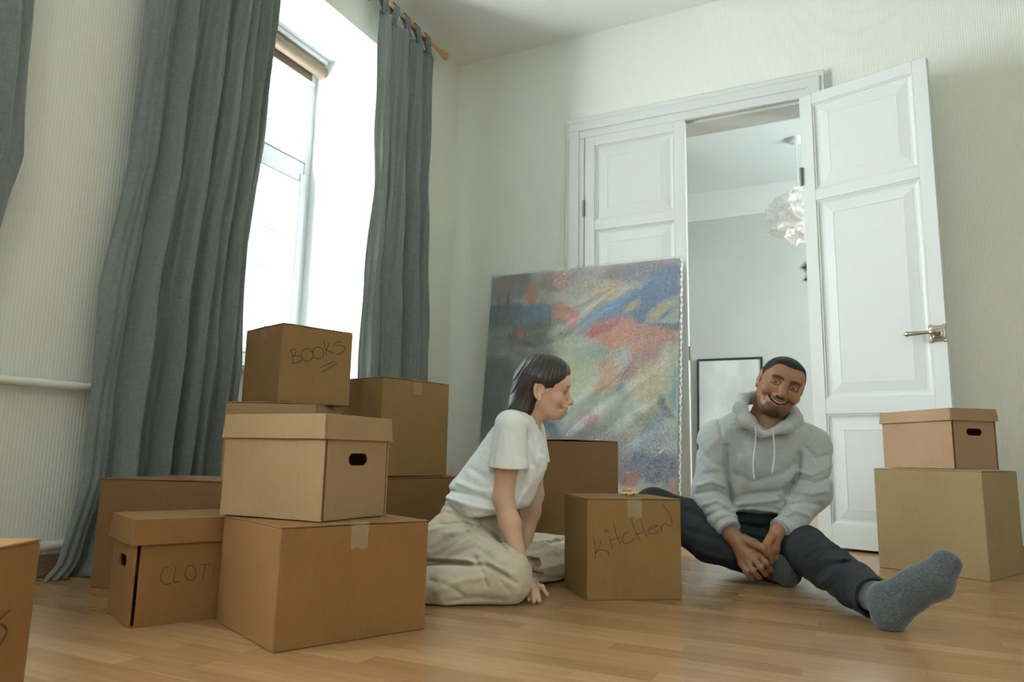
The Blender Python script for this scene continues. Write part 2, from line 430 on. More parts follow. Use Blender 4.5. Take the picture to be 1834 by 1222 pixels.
def door_leaf(name, hinge, ang, mirror, label, wd=.628, ht=2.424):
    """leaf built from the hinge edge along +x; faces the room on -y"""
    root = tag(empty(name, hinge, ang), label, 'door', kind='structure')
    sg = -1 if mirror else 1
    T = .042
    def X(a, b): return (min(sg*a, sg*b), max(sg*a, sg*b))
    st = .066
    zs = [(.12, .67), (.745, 1.81), (1.872, 2.362)]
    def slab(nm, a, b, z0, z1):
        x = X(a, b); return box(nm, (x[0], 0, z0), (x[1], T, z1), M_WHITE, root, .0015)
    slab('stile', 0, st, .012, ht); slab('stile', wd-st, wd, .012, ht)
    edges = [.012] + [v for z in zs for v in z] + [ht]
    for k in range(0, len(edges), 2): slab('rail', st, wd-st, edges[k], edges[k+1])
    for z0, z1 in zs:
        x = X(st, wd-st)
        bm = bmesh.new(); nested_panel(bm, x[0], x[1], z0, z1, 0, PROF)
        nested_panel(bm, x[0], x[1], z0, z1, T, [(i, -d) for i, d in PROF])
        from_bm('panel', bm, M_WHITE, root)
    for z in (.3, 1.96):
        bm = bmesh.new(); tube_bm(bm, [(-sg*.004, -.006, z-.05), (-sg*.004, -.006, z+.05)], .008, 10)
        from_bm('hinge', bm, M_STEEL, root, 50)
    return root, sg, wd
lf, _, _ = door_leaf('door_1', (-1.528, YB-.028, 0), 0, False, 'closed white panelled door leaf behind the wrapped painting')
box('latch_plate', (.628, .008, .98), (.640, .034, 1.06), M_BRASS, lf, .002)
rf, _, wd = door_leaf('door_2', (-.262, 4.025, 0), math.atan2(3.85-4.025, .33+.262), False, 'white panelled door leaf standing wide open beside the person in the hoodie')
# lever handle with square rose on the open leaf
bm = bmesh.new()
box_bm(bm, (wd-.068, -.007, .998), (wd-.004, -.0005, 1.072), .004, 2)
for cx_, cz_ in ((wd-.066, 1.0), (wd-.006, 1.0), (wd-.066, 1.07), (wd-.006, 1.07)): box_bm(bm, (cx_-.008, -.008, cz_-.008), (cx_+.008, -.001, cz_+.008), .003)
box_bm(bm, (wd-.056, -.011, 1.012), (wd-.016, -.006, 1.058), .004, 2)
han = from_bm('door_handle', bm, M_BRASS, rf, 40)
bm = bmesh.new(); tube_bm(bm, [(wd-.036, -.004, 1.036), (wd-.036, -.03, 1.036), (wd-.036, -.052, 1.036)], [.016, .011, .012], 14)
tube_bm(bm, [(wd-.02, -.05, 1.036), (wd-.03, -.05, 1.036), (wd-.05, -.05, 1.036), (wd-.058, -.05, 1.036), (wd-.062, -.05, 1.036), (wd-.10, -.05, 1.036), (wd-.145, -.05, 1.036), (wd-.148, -.05, 1.036), (wd-.152, -.05, 1.036), (wd-.160, -.05, 1.036), (wd-.168, -.05, 1.036)], [.008, .013, .013, .009, .0085, .0095, .0105, .013, .013, .012, .004], 14)
from_bm('lever', bm, M_BRASS, han, 50)
# casing
def casing(name, lo, hi, label):
    o = box(name, lo, hi, M_WHITE, None, .004); return tag(o, kind='structure')
CW = .115
cas = casing('trim_3', (DX0-CW, YB-.026, 0), (DX0+.012, YB, DZ-.01), 0)
box('moulding', (DX0-CW+.022, YB-.034, 0), (DX0-.02, YB-.024, DZ+.05), M_WHITE, cas, .004)
cas = casing('trim_4', (DX1-.012, YB-.026, 0), (DX1+CW, YB, DZ-.01), 0)
box('moulding', (DX1+.02, YB-.034, 0), (DX1+CW-.022, YB-.024, DZ+.05), M_WHITE, cas, .004)
cas = casing('trim_5', (DX0-CW, YB-.027, DZ-.01), (DX1+CW, YB, DZ+.135), 0)
box('moulding', (DX0-CW+.022, YB-.035, DZ+.04), (DX1+CW-.022, YB-.025, DZ+.10), M_WHITE, cas, .004)
# jamb lining
jm = tag(box('trim_6', (DX0-.001, YB, 0), (DX0+.02, YB2+.02, DZ), M_WHITE), kind='structure')
tag(box('trim_7', (DX1-.02, YB, 0), (DX1+.001, YB2+.02, DZ), M_WHITE), kind='structure')
tag(box('trim_8', (DX0, YB+.02, DZ-.02), (DX1, YB2+.02, DZ+.002), M_WHITE), kind='structure')
tag(box('trim_9', (DX0, YB+.03, 0), (DX1, YB2+.01, .012), M_BASE), kind='structure')

# ------------------------------------------------------------------ cardboard boxes
KRAFT = (.245, .124, .042)
M_CB = cardboard('kraft_cardboard', KRAFT)
M_CB2 = cardboard('kraft_cardboard_grey', (.235, .135, .048))
M_CB6 = cardboard('kraft_cardboard_rose', (.30, .185, .105))
M_CB5 = cardboard('kraft_cardboard_olive', (.28, .20, .095))
M_CB3 = cardboard('kraft_cardboard_pale', (.32, .205, .105))
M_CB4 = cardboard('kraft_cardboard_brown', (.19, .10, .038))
M_CBH = cardboard('kraft_cardboard_ribbed', (.30, .19, .10), 'h')
M_TAPE = bpy.data.materials.new('clear_packing_tape'); M_TAPE.use_nodes = True
_b = M_TAPE.node_tree.nodes['Principled BSDF']; _b.inputs['Base Color'].default_value = (.62, .52, .38, 1); _b.inputs['Roughness'].default_value = .18; _b.inputs['Alpha'].default_value = .28
M_INK = mat('brown_marker_ink', (.085, .038, .017), .6, .3)
M_INK2 = mat('dark_marker_ink', (.03, .022, .016), .6, .3)

def carton(label, F, yaw, wR, wL, h, z0=0.0, seam='L', m=None, tape=True, writing=None, pen=.0032, ink=None, tape_at=.5, lift=.002, name='cardboard_box', group=None):
    """closed carton; F = plan position of its front corner, R edge along yaw, L edge 90 degrees to the left"""
    m = m or M_CB
    R = np.array([math.cos(yaw), math.sin(yaw)]); L = np.array([-math.sin(yaw), math.cos(yaw)])
    c = np.array(F[:2])+R*wR/2+L*wL/2
    root = tag(empty(name, (c[0], c[1], z0), yaw), label, 'box', group)
    a, b = wR/2, wL/2; t = .004
    bm = bmesh.new(); vs = box_bm(bm, (-a, -b, 0), (a, b, h-t), .0025)
    from_bm('body', bm, m, root)
    g = .0012
    for s in (-1, 1):
        bm = bmesh.new()
        if seam == 'L':
            lo, hi = ((-a, -b, h-t+.0004), (-g, b, h)) if s < 0 else ((g, -b, h-t+.0004), (a, b, h))
        else:
            lo, hi = ((-a, -b, h-t+.0004), (a, -g, h)) if s < 0 else ((-a, g, h-t+.0004), (a, b, h))
        vs = box_bm(bm, lo, hi, .0012)
        for v in vs:
            q = 1-abs(v.co.x)/a if seam == 'L' else 1-abs(v.co.y)/b
            v.co.z += lift*max(q, 0)
        from_bm('flap', bm, m, root)
    if tape:
        wt = .024; d = .055; off = .0006; zt = h+lift+.001
        bm = bmesh.new(); o_ = (tape_at-.5)*0
        def q(pts): bm.faces.new([bm.verts.new(p) for p in pts])
        if seam == 'L':
            q([(-wt, -b-off, zt), (wt, -b-off, zt), (wt, b+off, zt), (-wt, b+off, zt)])
            for e in (-1, 1):
                y = e*(b+off); q([(-wt, y, zt), (wt, y, zt), (wt*.95, y, h-d), (wt*.3, y, h-d*1.1), (-wt*.2, y, h-d*.97), (-wt*.9, y, h-d*1.06)])
        else:
            q([(-a-off, -wt, zt), (a+off, -wt, zt), (a+off, wt, zt), (-a-off, wt, zt)])
            for e in (-1, 1):
                x = e*(a+off); q([(x, -wt, zt), (x, wt, zt), (x, wt*.95, h-d), (x, wt*.3, h-d*1.1), (x, -wt*.2, h-d*.97), (x, -wt*.9, h-d*1.06)])
        bmesh.ops.remove_doubles(bm, verts=bm.verts[:], dist=1e-5)
        tag(from_bm('tape', bm, M_TAPE, root), 'clear packing tape over the seam')
    if writing:
        side, st = writing
        if side == 'R': place = lambda s, z, o: (s-a, -b-o, z-z0)
        else: place = lambda s, z, o: (a+o, s-b, z-z0)
        pen_strokes(st, pen, place, ink or M_INK, root)
    return root

def archive_box(label, F, yaw, wR, wL, h, z0, end='R', m=None, lid_h=.05, writing=None, over=.008, pen=.003, flare=.004, group=None, slit='end'):
    """archive box with a lift-off lid and a hand hole in each end panel"""
    m = m or M_CB3
    R = np.array([math.cos(yaw), math.sin(yaw)]); L = np.array([-math.sin(yaw), math.cos(yaw)])
    c = np.array(F[:2])+R*wR/2+L*wL/2
    root = tag(empty('archive_box', (c[0], c[1], z0), yaw), label, 'box', group)
    a, b = wR/2, wL/2; t = .0045; hb = h-.006
    box('bottom', (-a+.003, -b+.003, 0), (a-.003, b-.003, t), m, root)
    # end panels carry the hole; 'R' ends are normal to local y, 'L' ends normal to local x
    for s in (-1, 1):
        bm = bmesh.new()
        half, pos = (a, b) if end == 'R' else (b, a)
        hw = half-(.0105 if slit == 'end' else .0012)
        prism_with_hole(bm, [(-hw, .002), (hw, .002), (hw, hb), (-hw, hb)], stadium(0, h-lid_h-.048, .075, .030), t)
        Mx = Matrix.Translation((0, -pos, 0)) if end == 'R' else Matrix.Translation((pos, 0, 0)) @ Matrix.Rotation(math.pi/2, 4, 'Z')
        if s > 0: Mx = Matrix.Rotation(math.pi, 4, 'Z') @ Mx
        bm.transform(Mx); from_bm('end_panel', bm, m, root)
        bm = bmesh.new()
        if end == 'R': lo, hi = (s*a-(t if s > 0 else 0), -b, 0), (s*a+(0 if s > 0 else t), b, hb)
        else: lo, hi = (-a, s*b-(t if s > 0 else 0), 0), (a, s*b+(0 if s > 0 else t), hb)
        if slit == 'side': lo, hi = (lo[0]+.0125, lo[1], lo[2]), (hi[0]-.006, hi[1], hi[2])
        box_bm(bm, lo, hi, .001); from_bm('side_panel', bm, m, root)
    # lid
    bm = bmesh.new(); A, B = a+over, b+over; z1 = h+.004; n = 8
    top = box_bm(bm, (-A, -B, z1-t), (A, B, z1), .003, 2)
    lid = from_bm('lid', bm, m, root, 40)
    bm = bmesh.new(); f = flare
    ring_o = [(-A-f, -B-f), (A+f, -B-f), (A+f, B+f), (-A-f, B+f)]; ring_t = [(-A, -B), (A, -B), (A, B), (-A, B)]
    vo = [bm.verts.new((*p, h-lid_h)) for p in ring_o]; vt = [bm.verts.new((*p, z1-.002)) for p in ring_t]
    vi = [bm.verts.new((p[0]*(1-t/A), p[1]*(1-t/B), h-lid_h)) for p in ring_o]; vti = [bm.verts.new((p[0]*(1-t/A), p[1]*(1-t/B), z1-t)) for p in ring_t]
    for k in range(4):
        j = (k+1) % 4
        bm.faces.new((vo[k], vo[j], vt[j], vt[k])); bm.faces.new((vi[j], vi[k], vti[k], vti[j])); bm.faces.new((vo[j], vo[k], vi[k], vi[j])); bm.faces.new((vt[k], vt[j], vti[j], vti[k]))
    bmesh.ops.bevel(bm, geom=[e for e in bm.edges if abs(e.verts[0].co.z-e.verts[1].co.z) > .02], offset=.003, segments=2, affect='EDGES')
    from_bm('lid_rim', bm, m, lid, 30)
    if writing:
        side, st = writing
        place = (lambda s, z, o: (s-a, -b-o, z-z0)) if side == 'R' else (lambda s, z, o: (a+o, s-b, z-z0))
        pen_strokes(st, pen, place, M_INK, root)
    return root

KIT = [[(0.0189,0.1902),(0.0262,0.1563),(0.0249,0.1158)],[(0.0472,0.18),(0.0364,0.1563),(0.0263,0.1394),(0.04,0.1488),(0.0546,0.1478),(0.0655,0.1427),(0.0709,0.1298)],[(0.0717,0.1886),(0.0764,0.1698),(0.0826,0.1494)],[(0.0545,0.2073),(0.0618,0.209),(0.0691,0.2056),(0.0618,0.2022),(0.0545,0.2066)],[(0.0839,0.2348),(0.0893,0.2108),(0.0948,0.1903),(0.1094,0.163)],[(0.0728,0.1766),(0.0838,0.18),(0.1095,0.1886)],[(0.1346,0.2023),(0.1243,0.2006),(0.1139,0.1886),(0.1124,0.1749),(0.1241,0.1677),(0.1389,0.1732),(0.1538,0.1869)],[(0.1419,0.2427),(0.1521,0.211),(0.1722,0.1732)],[(0.1728,0.2404),(0.18,0.2145),(0.1928,0.1863)],[(0.1538,0.1955),(0.165,0.1972),(0.1836,0.2042)],[(0.1949,0.2077),(0.2136,0.2146),(0.228,0.2209),(0.2175,0.2233),(0.2024,0.2163),(0.1956,0.2042),(0.206,0.1966),(0.221,0.2001),(0.2342,0.2078)],[(0.2362,0.2216),(0.2418,0.2112),(0.2398,0.205)],[(0.2391,0.2119),(0.2495,0.2286),(0.2589,0.2252),(0.2702,0.2217),(0.2749,0.2357),(0.2706,0.2531),(0.2558,0.274),(0.2454,0.2873)]]
BOO = [[(0.0339,0.7683),(0.0415,0.7484),(0.0475,0.7219)],[(0.0293,0.764),(0.0377,0.7718),(0.05,0.7702),(0.0528,0.761),(0.0424,0.7466)],[(0.0424,0.7466),(0.0575,0.7521),(0.0721,0.7499),(0.0782,0.7411),(0.0674,0.7304),(0.0514,0.7249),(0.0369,0.7272)],[(0.0953,0.7805),(0.1049,0.779),(0.1127,0.7737),(0.1175,0.7657),(0.1182,0.7562),(0.1148,0.7472),(0.1079,0.7402),(0.0988,0.7365),(0.0891,0.7366),(0.0806,0.7407),(0.0747,0.7478),(0.0725,0.7568),(0.0744,0.7661),(0.08,0.774),(0.0883,0.7791),(0.098,0.7805)],[(0.1382,0.7923),(0.1471,0.7908),(0.1545,0.7857),(0.1589,0.778),(0.1596,0.7689),(0.1564,0.7602),(0.15,0.7535),(0.1415,0.7499),(0.1325,0.7501),(0.1245,0.754),(0.119,0.7609),(0.1169,0.7695),(0.1187,0.7784),(0.1239,0.786),(0.1317,0.7909),(0.1407,0.7922)],[(0.1552,0.8191),(0.164,0.7935),(0.1714,0.7629)],[(0.181,0.8153),(0.1736,0.7946),(0.1651,0.7779)],[(0.1673,0.7899),(0.1789,0.7815),(0.1989,0.7798)],[(0.2323,0.8185),(0.2208,0.8219),(0.2076,0.8166),(0.1971,0.8074),(0.2084,0.8048),(0.2308,0.8075),(0.2447,0.804),(0.241,0.7907),(0.2282,0.7792),(0.2105,0.7732)],[(0.1463,0.7166),(0.1777,0.7342),(0.2067,0.7502)],[(0.155,0.7039),(0.183,0.721),(0.2179,0.7443)]]
CLO = [[(0.0799,0.1364),(0.0704,0.1359),(0.0639,0.1207),(0.0653,0.1043),(0.0773,0.095),(0.0898,0.0971)],[(0.0974,0.1384),(0.0947,0.1148),(0.0954,0.0989),(0.109,0.0996)],[(0.1323,0.1366),(0.1379,0.134),(0.1426,0.1285),(0.1457,0.1211),(0.1464,0.1132),(0.1447,0.1062),(0.1409,0.1014),(0.1356,0.0996),(0.13,0.1011),(0.1248,0.1057),(0.1212,0.1124),(0.1196,0.1202),(0.1204,0.1277),(0.1234,0.1334),(0.1282,0.1364),(0.1338,0.1362)],[(0.1528,0.135),(0.1689,0.1365),(0.1828,0.1344)],[(0.1673,0.1356),(0.1656,0.1154),(0.1644,0.102)],[(0.1894,0.1373),(0.1903,0.1065)],[(0.1909,0.1201),(0.2047,0.1196)],[(0.2069,0.136),(0.2077,0.105)]]
S13 = [[(0.3126,0.1949),(0.319,0.2034),(0.3342,0.2112),(0.3443,0.2151)],[(0.3279,0.2006),(0.3356,0.1977),(0.3426,0.1913),(0.3437,0.1859),(0.339,0.181),(0.3331,0.1757),(0.3229,0.1715)]]


HB = .2628
carton('large plain carton at the front, carrying the pale lidded box', (-1.1707, 1.2302), 1.1555, .3861, .3686, HB, m=M_CB)
archive_box('pale lidded storage box with oval hand hole on the large front carton', (-1.162, 1.347), 1.5577, .251, .334, .249, HB+.0035, end='R', m=M_CB3, lid_h=.056, over=.004)
archive_box('low lidded storage box marked CLOTH, beside the large front carton', (-1.618, 1.215), 1.1566, .30, .236, .252, 0, end='L', m=M_CB, lid_h=.058, writing=('R', CLO), pen=.0022, slit='side')
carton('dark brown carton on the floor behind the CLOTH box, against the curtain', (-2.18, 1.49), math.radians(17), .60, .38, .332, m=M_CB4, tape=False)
carton('ribbed carton under the BOOKS box, mostly hidden by the pale lidded box', (-1.925, 1.728), math.radians(26.5), .30, .36, .252, .336, m=M_CBH, tape=False)
carton('small carton marked BOOKS on top of the stack below the window', (-1.7702, 1.8045), 1.2451, .2753, .277, .269, .591, seam='R', m=M_CB2, writing=('R', BOO), pen=.0024, ink=M_INK2)
carton('tall carton with torn tape right of the BOOKS box, under the curtain', (-1.6797, 2.256), 1.3556, .3712, .33, .3828, .339, m=M_CB2)
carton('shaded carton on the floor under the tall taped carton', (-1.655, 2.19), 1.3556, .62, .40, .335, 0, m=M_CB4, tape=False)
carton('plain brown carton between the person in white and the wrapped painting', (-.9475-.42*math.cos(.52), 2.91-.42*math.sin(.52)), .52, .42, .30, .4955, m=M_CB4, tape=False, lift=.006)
carton('square carton marked KITCHEN on the floor between the two people', (-.7944, 2.1339), .6377, .3054, .2746, .3033, m=M_CB2, writing=('R', KIT), pen=.0022)
carton('large carton at the right in front of the open door leaf', (.3717, 3.2959), 1.152, .4063, .4042, .4075, m=M_CB5, tape=False)
archive_box('lidded storage box with hand hole on the right-hand large carton', (.3052, 3.5549), .6342, .2166, .4303, .252, .411, end='R', m=M_CB6, lid_h=.048, over=.006)
_y13 = math.radians(120.09)
carton('cropped carton with a marker scribble at the left edge of the picture', (-1.0557-.40*math.cos(_y13), .6434-.40*math.sin(_y13)), _y13, .40, .36, .30, m=M_CB, seam='R', tape=False, writing=('R', S13), pen=.003)

# small painted toy car on the KITCHEN carton
M_TOYY = mat('yellow_toy_paint', (.75, .52, .06), .35, .5); M_TOYR = mat('red_toy_paint', (.62, .12, .10), .35, .5); M_TOYW = mat('cream_toy_paint', (.78, .72, .55), .35, .5); M_TOYB = mat('black_toy_wheel', (.03, .03, .03), .5, .4)
_r = tag(empty('toy_car', (-.726, 2.334, .3072), .95), 'tiny yellow and red toy car on the KITCHEN carton', 'toy')
bm = bmesh.new(); box_bm(bm, (-.026, -.0095, .003), (.026, .0095, .012), .003, 2); from_bm('chassis', bm, M_TOYY, _r, 40)
bm = bmesh.new(); box_bm(bm, (-.018, -.0085, .011), (.012, .0085, .019), .004, 2); from_bm('cabin', bm, M_TOYR, _r, 40)
box('stripe', (-.0255, -.0098, .006), (.0255, .0098, .0085), M_TOYW, _r)
for wx in (-.016, .016):
    for wy in (-.0095, .0075):
        bm = bmesh.new(); tube_bm(bm, [(wx, wy, .0045), (wx, wy+.002, .0045)], .0045, 12); from_bm('wheel', bm, M_TOYB, _r, 40)

# ------------------------------------------------------------------ curtains
def linen(name, col):
    m = mat(name, col, .85, .2, sheen=.25); nt = m.node_tree; N, L = nt.nodes, nt.links
    b = N['Principled BSDF']
    g = N.new('ShaderNodeNewGeometry')
    def n(scale, st):
        mp = N.new('ShaderNodeMapping'); mp.inputs['Scale'].default_value = st; L.new(g.outputs['Position'], mp.inputs['Vector'])
        t = N.new('ShaderNodeTexNoise'); t.inputs['Scale'].default_value = scale; t.inputs['Detail'].default_value = 3; L.new(mp.outputs[0], t.inputs['Vector']); return t
    n1 = n(1, (260, 260, 30)); n2 = n(1, (30, 30, 320)); n3 = n(5, (1, 1, .3))
    a = N.new('ShaderNodeMath'); a.operation = 'ADD'; L.new(n1.outputs[0], a.inputs[0]); L.new(n2.outputs[0], a.inputs[1])
    a2 = N.new('ShaderNodeMath'); a2.operation = 'MULTIPLY_ADD'; a2.inputs[1].default_value = .6; L.new(n3.outputs[0], a2.inputs[0]); L.new(a.outputs[0], a2.inputs[2])
    r = N.new('ShaderNodeMapRange'); r.inputs[1].default_value = .9; r.inputs[2].default_value = 1.7; r.inputs[3].default_value = .78; r.inputs[4].default_value = 1.25
    L.new(a2.outputs[0], r.inputs[0])
    hs = N.new('ShaderNodeHueSaturation'); hs.inputs['Color'].default_value = (*col, 1); L.new(r.outputs[0], hs.inputs['Value']); L.new(hs.outputs[0], b.inputs['Base Color'])
    bp = N.new('ShaderNodeBump'); bp.inputs['Strength'].default_value = .3; bp.inputs['Distance'].default_value = .001
    L.new(a.outputs[0], bp.inputs['Height']); L.new(bp.outputs[0], b.inputs['Normal'])
    return m
M_LINEN = linen('grey_green_linen', (.155, .172, .166))
M_ROD = mat('pine_rod', (.52, .32, .15), .45, .4, noise=(30, .15, (1, .1, 1)))
XC, ZR = -2.415, 3.05
def interp(tab, z):
    zs = [t[0] for t in tab]; return np.interp(z, zs, [t[1] for t in tab])
def curtain(label, left, right, ztop, zbot, folds, seed, nu=150, nv=110, tabs=5, amp=.04, xprof=None, hem=None):
    """left / right: tables (z, y) of the two side edges; folds: list of (u, width, depth towards the room)"""
    r_ = np.random.default_rng(seed)
    root = tag(empty('curtain', (XC, (left[-1][1]+right[-1][1])/2, 0)), label, 'curtain', 'grey linen tab-top curtains')
    U = np.linspace(0, 1, nu); Z = np.linspace(ztop, zbot, nv)
    ox, oy = root.location.x, root.location.y
    ph = r_.uniform(0, 6.28, 6)
    V = []
    for z in Z:
        t = (ztop-z)/(ztop-zbot)
        yl, yr = interp(left, z), interp(right, z)
        wob = .010*np.sin(3.1*t*2+ph[0])
        uu = U+.018*np.sin(2*np.pi*(U*1.3+t*1.1)+ph[1])*t
        x = np.zeros(nu)
        for (u0, wd, dp, drift) in folds:
            c = u0+drift*t
            x += dp*(.6+.5*t)*np.exp(-((uu-c)/wd)**2)
        x += .35*amp*np.sin(2*np.pi*9*uu+ph[2]+1.5*t)*(.5+.5*np.sin(2*np.pi*(uu*2.1+t*.8)+ph[3]))*(.4+.6*t)
        x += .0035*np.sin(2*np.pi*(23*uu+2.5*t)+ph[4])+.004*np.sin(2*np.pi*(4*uu+5*t)+ph[5])
        if xprof: x += interp(xprof, z)
        y = yl+(yr-yl)*(uu-uu[0])/(uu[-1]-uu[0])
        zz = np.full(nu, z)
        if hem is not None and t > .9: zz = zz+hem*(U-.0)*(t-.9)/.1
        V.append(np.stack([XC-ox+x, y-oy, zz], 1))
    V = np.concatenate(V)
    F = []
    for j in range(nv-1):
        for i in range(nu-1):
            k = j*nu+i; F.append((k, k+nu, k+nu+1, k+1))
    me = bpy.data.meshes.new('cloth'); me.from_pydata(V.tolist(), [], F)
    o = link('cloth', me, M_LINEN, root, 179)
    md = o.modifiers.new('thick', 'SOLIDIFY'); md.thickness = .003
    # tabs over the rod
    for k in range(tabs):
        u = (k+.3)/tabs*.97+.01; i = int(u*(nu-1)); p = V[i]
        bm = bmesh.new(); wt = .026
        prof = []
        for q in range(15):
            a = math.pi*q/14
            prof.append((.022*math.cos(a), .022*math.sin(a)))
        prof = [(.022, ztop-ZR-.02)]+prof+[(-.022, ztop-ZR-.02)]
        A = [bm.verts.new((XC-ox+px*1.0, p[1]-wt, ZR+pz)) for px, pz in prof]; B = [bm.verts.new((XC-ox+px*1.0, p[1]+wt, ZR+pz)) for px, pz in prof]
        A[0].co.x = B[0].co.x = p[0]+.002; A[-1].co.x = B[-1].co.x = p[0]-.004
        for q in range(len(prof)-1): bm.faces.new((A[q], B[q], B[q+1], A[q+1]))
        ob = from_bm('tab', bm, M_LINEN, root, 179)
        md = ob.modifiers.new('thick', 'SOLIDIFY'); md.thickness = .002
    return root
curtain('wide grey linen curtain left of the window, hem spread on the floor',
    [(0.0, 1.455), (.05, 1.50), (.33, 1.56), (.62, 1.555), (1.0, 1.56), (1.47, 1.61), (2.13, 1.622), (3.0, 1.66)],
    [(0.0, 2.16), (.33, 2.18), (.79, 2.21), (1.31, 2.195), (1.79, 2.24), (2.53, 2.275), (3.0, 2.30)],
    2.955, .004, [(.10, .07, .05, -.02), (.30, .05, .085, -.04), (.36, .03, -.03, -.04), (.52, .07, .075, -.03), (.60, .025, -.04, -.02), (.70, .05, .06, -.06), (.80, .03, .05, -.05), (.90, .03, .06, -.02), (.98, .03, .03, .0)], 3,
    nu=190, nv=120, xprof=[(0, .012), (.4, .008), (1.5, .01), (3, 0)])
curtain('narrow grey linen curtain hanging at the right of the window above the tall taped carton',
    [(0.0, 3.06), (.85, 3.02), (1.4, 3.02), (1.9, 3.065), (2.3, 3.05), (2.85, 3.03), (3.0, 3.03)],
    [(0.0, 3.70), (.88, 3.70), (2.0, 3.63), (3.0, 3.61)],
    2.955, .004, [(.12, .08, .06, .0), (.22, .05, -.03, .0), (.42, .06, .05, .06), (.56, .03, -.03, .05), (.66, .07, .07, .04), (.86, .06, .05, .0)], 5, tabs=5, nu=110)
curtain('grey linen curtain at the upper left edge of the picture, beyond the bare wall strip',
    [(0.0, .40), (3.0, .40)],
    [(0.0, 1.16), (.9, 1.20), (1.06, 1.222), (1.21, 1.236), (1.35, 1.262), (1.5, 1.252), (1.88, 1.232), (3.0, 1.20)],
    2.955, .004, [(.08, .05, .06, .0), (.28, .05, .06, .03), (.45, .04, .06, .0), (.62, .04, .06, .02), (.78, .03, .05, .0), (.92, .03, .05, .0)], 8, tabs=6, nu=130)
curtain('grey linen curtain drawn half across the window beside the camera',
    [(0.0, -1.1), (3.0, -1.1)], [(0.0, -.5), (3.0, -.5)], 2.955, .004, [(.08, .05, .06, .0), (.28, .05, .06, .03), (.45, .04, .06, .0), (.62, .04, .06, .02), (.78, .03, .05, .0), (.92, .03, .05, .0)], 9, tabs=6, nu=110)
rod = tag(empty('curtain_rod', (XC, 0, ZR)), 'pine curtain rod with turned end knob above the window', 'curtain rod')
bm = bmesh.new(); tube_bm(bm, [(0, -1.3, 0), (0, 3.70, 0)], .014, 14); from_bm('pole', bm, M_ROD, rod, 50)
bm = bmesh.new(); tube_bm(bm, [(0, 3.69, 0), (0, 3.70, 0), (0, 3.715, 0), (0, 3.72, 0), (0, 3.74, 0), (0, 3.765, 0), (0, 3.778, 0)], [.016, .021, .021, .016, .025, .025, .012], 18); from_bm('finial', bm, M_ROD, rod, 50)
M_BRKT = mat('dark_bracket', (.03, .03, .03), .5, .4)
for yb_ in (-1.2, 1.4, 3.02): box('bracket', (XW-XC+.001, yb_, -.02), (.006, yb_+.014, -.006), M_BRKT, rod, .002)

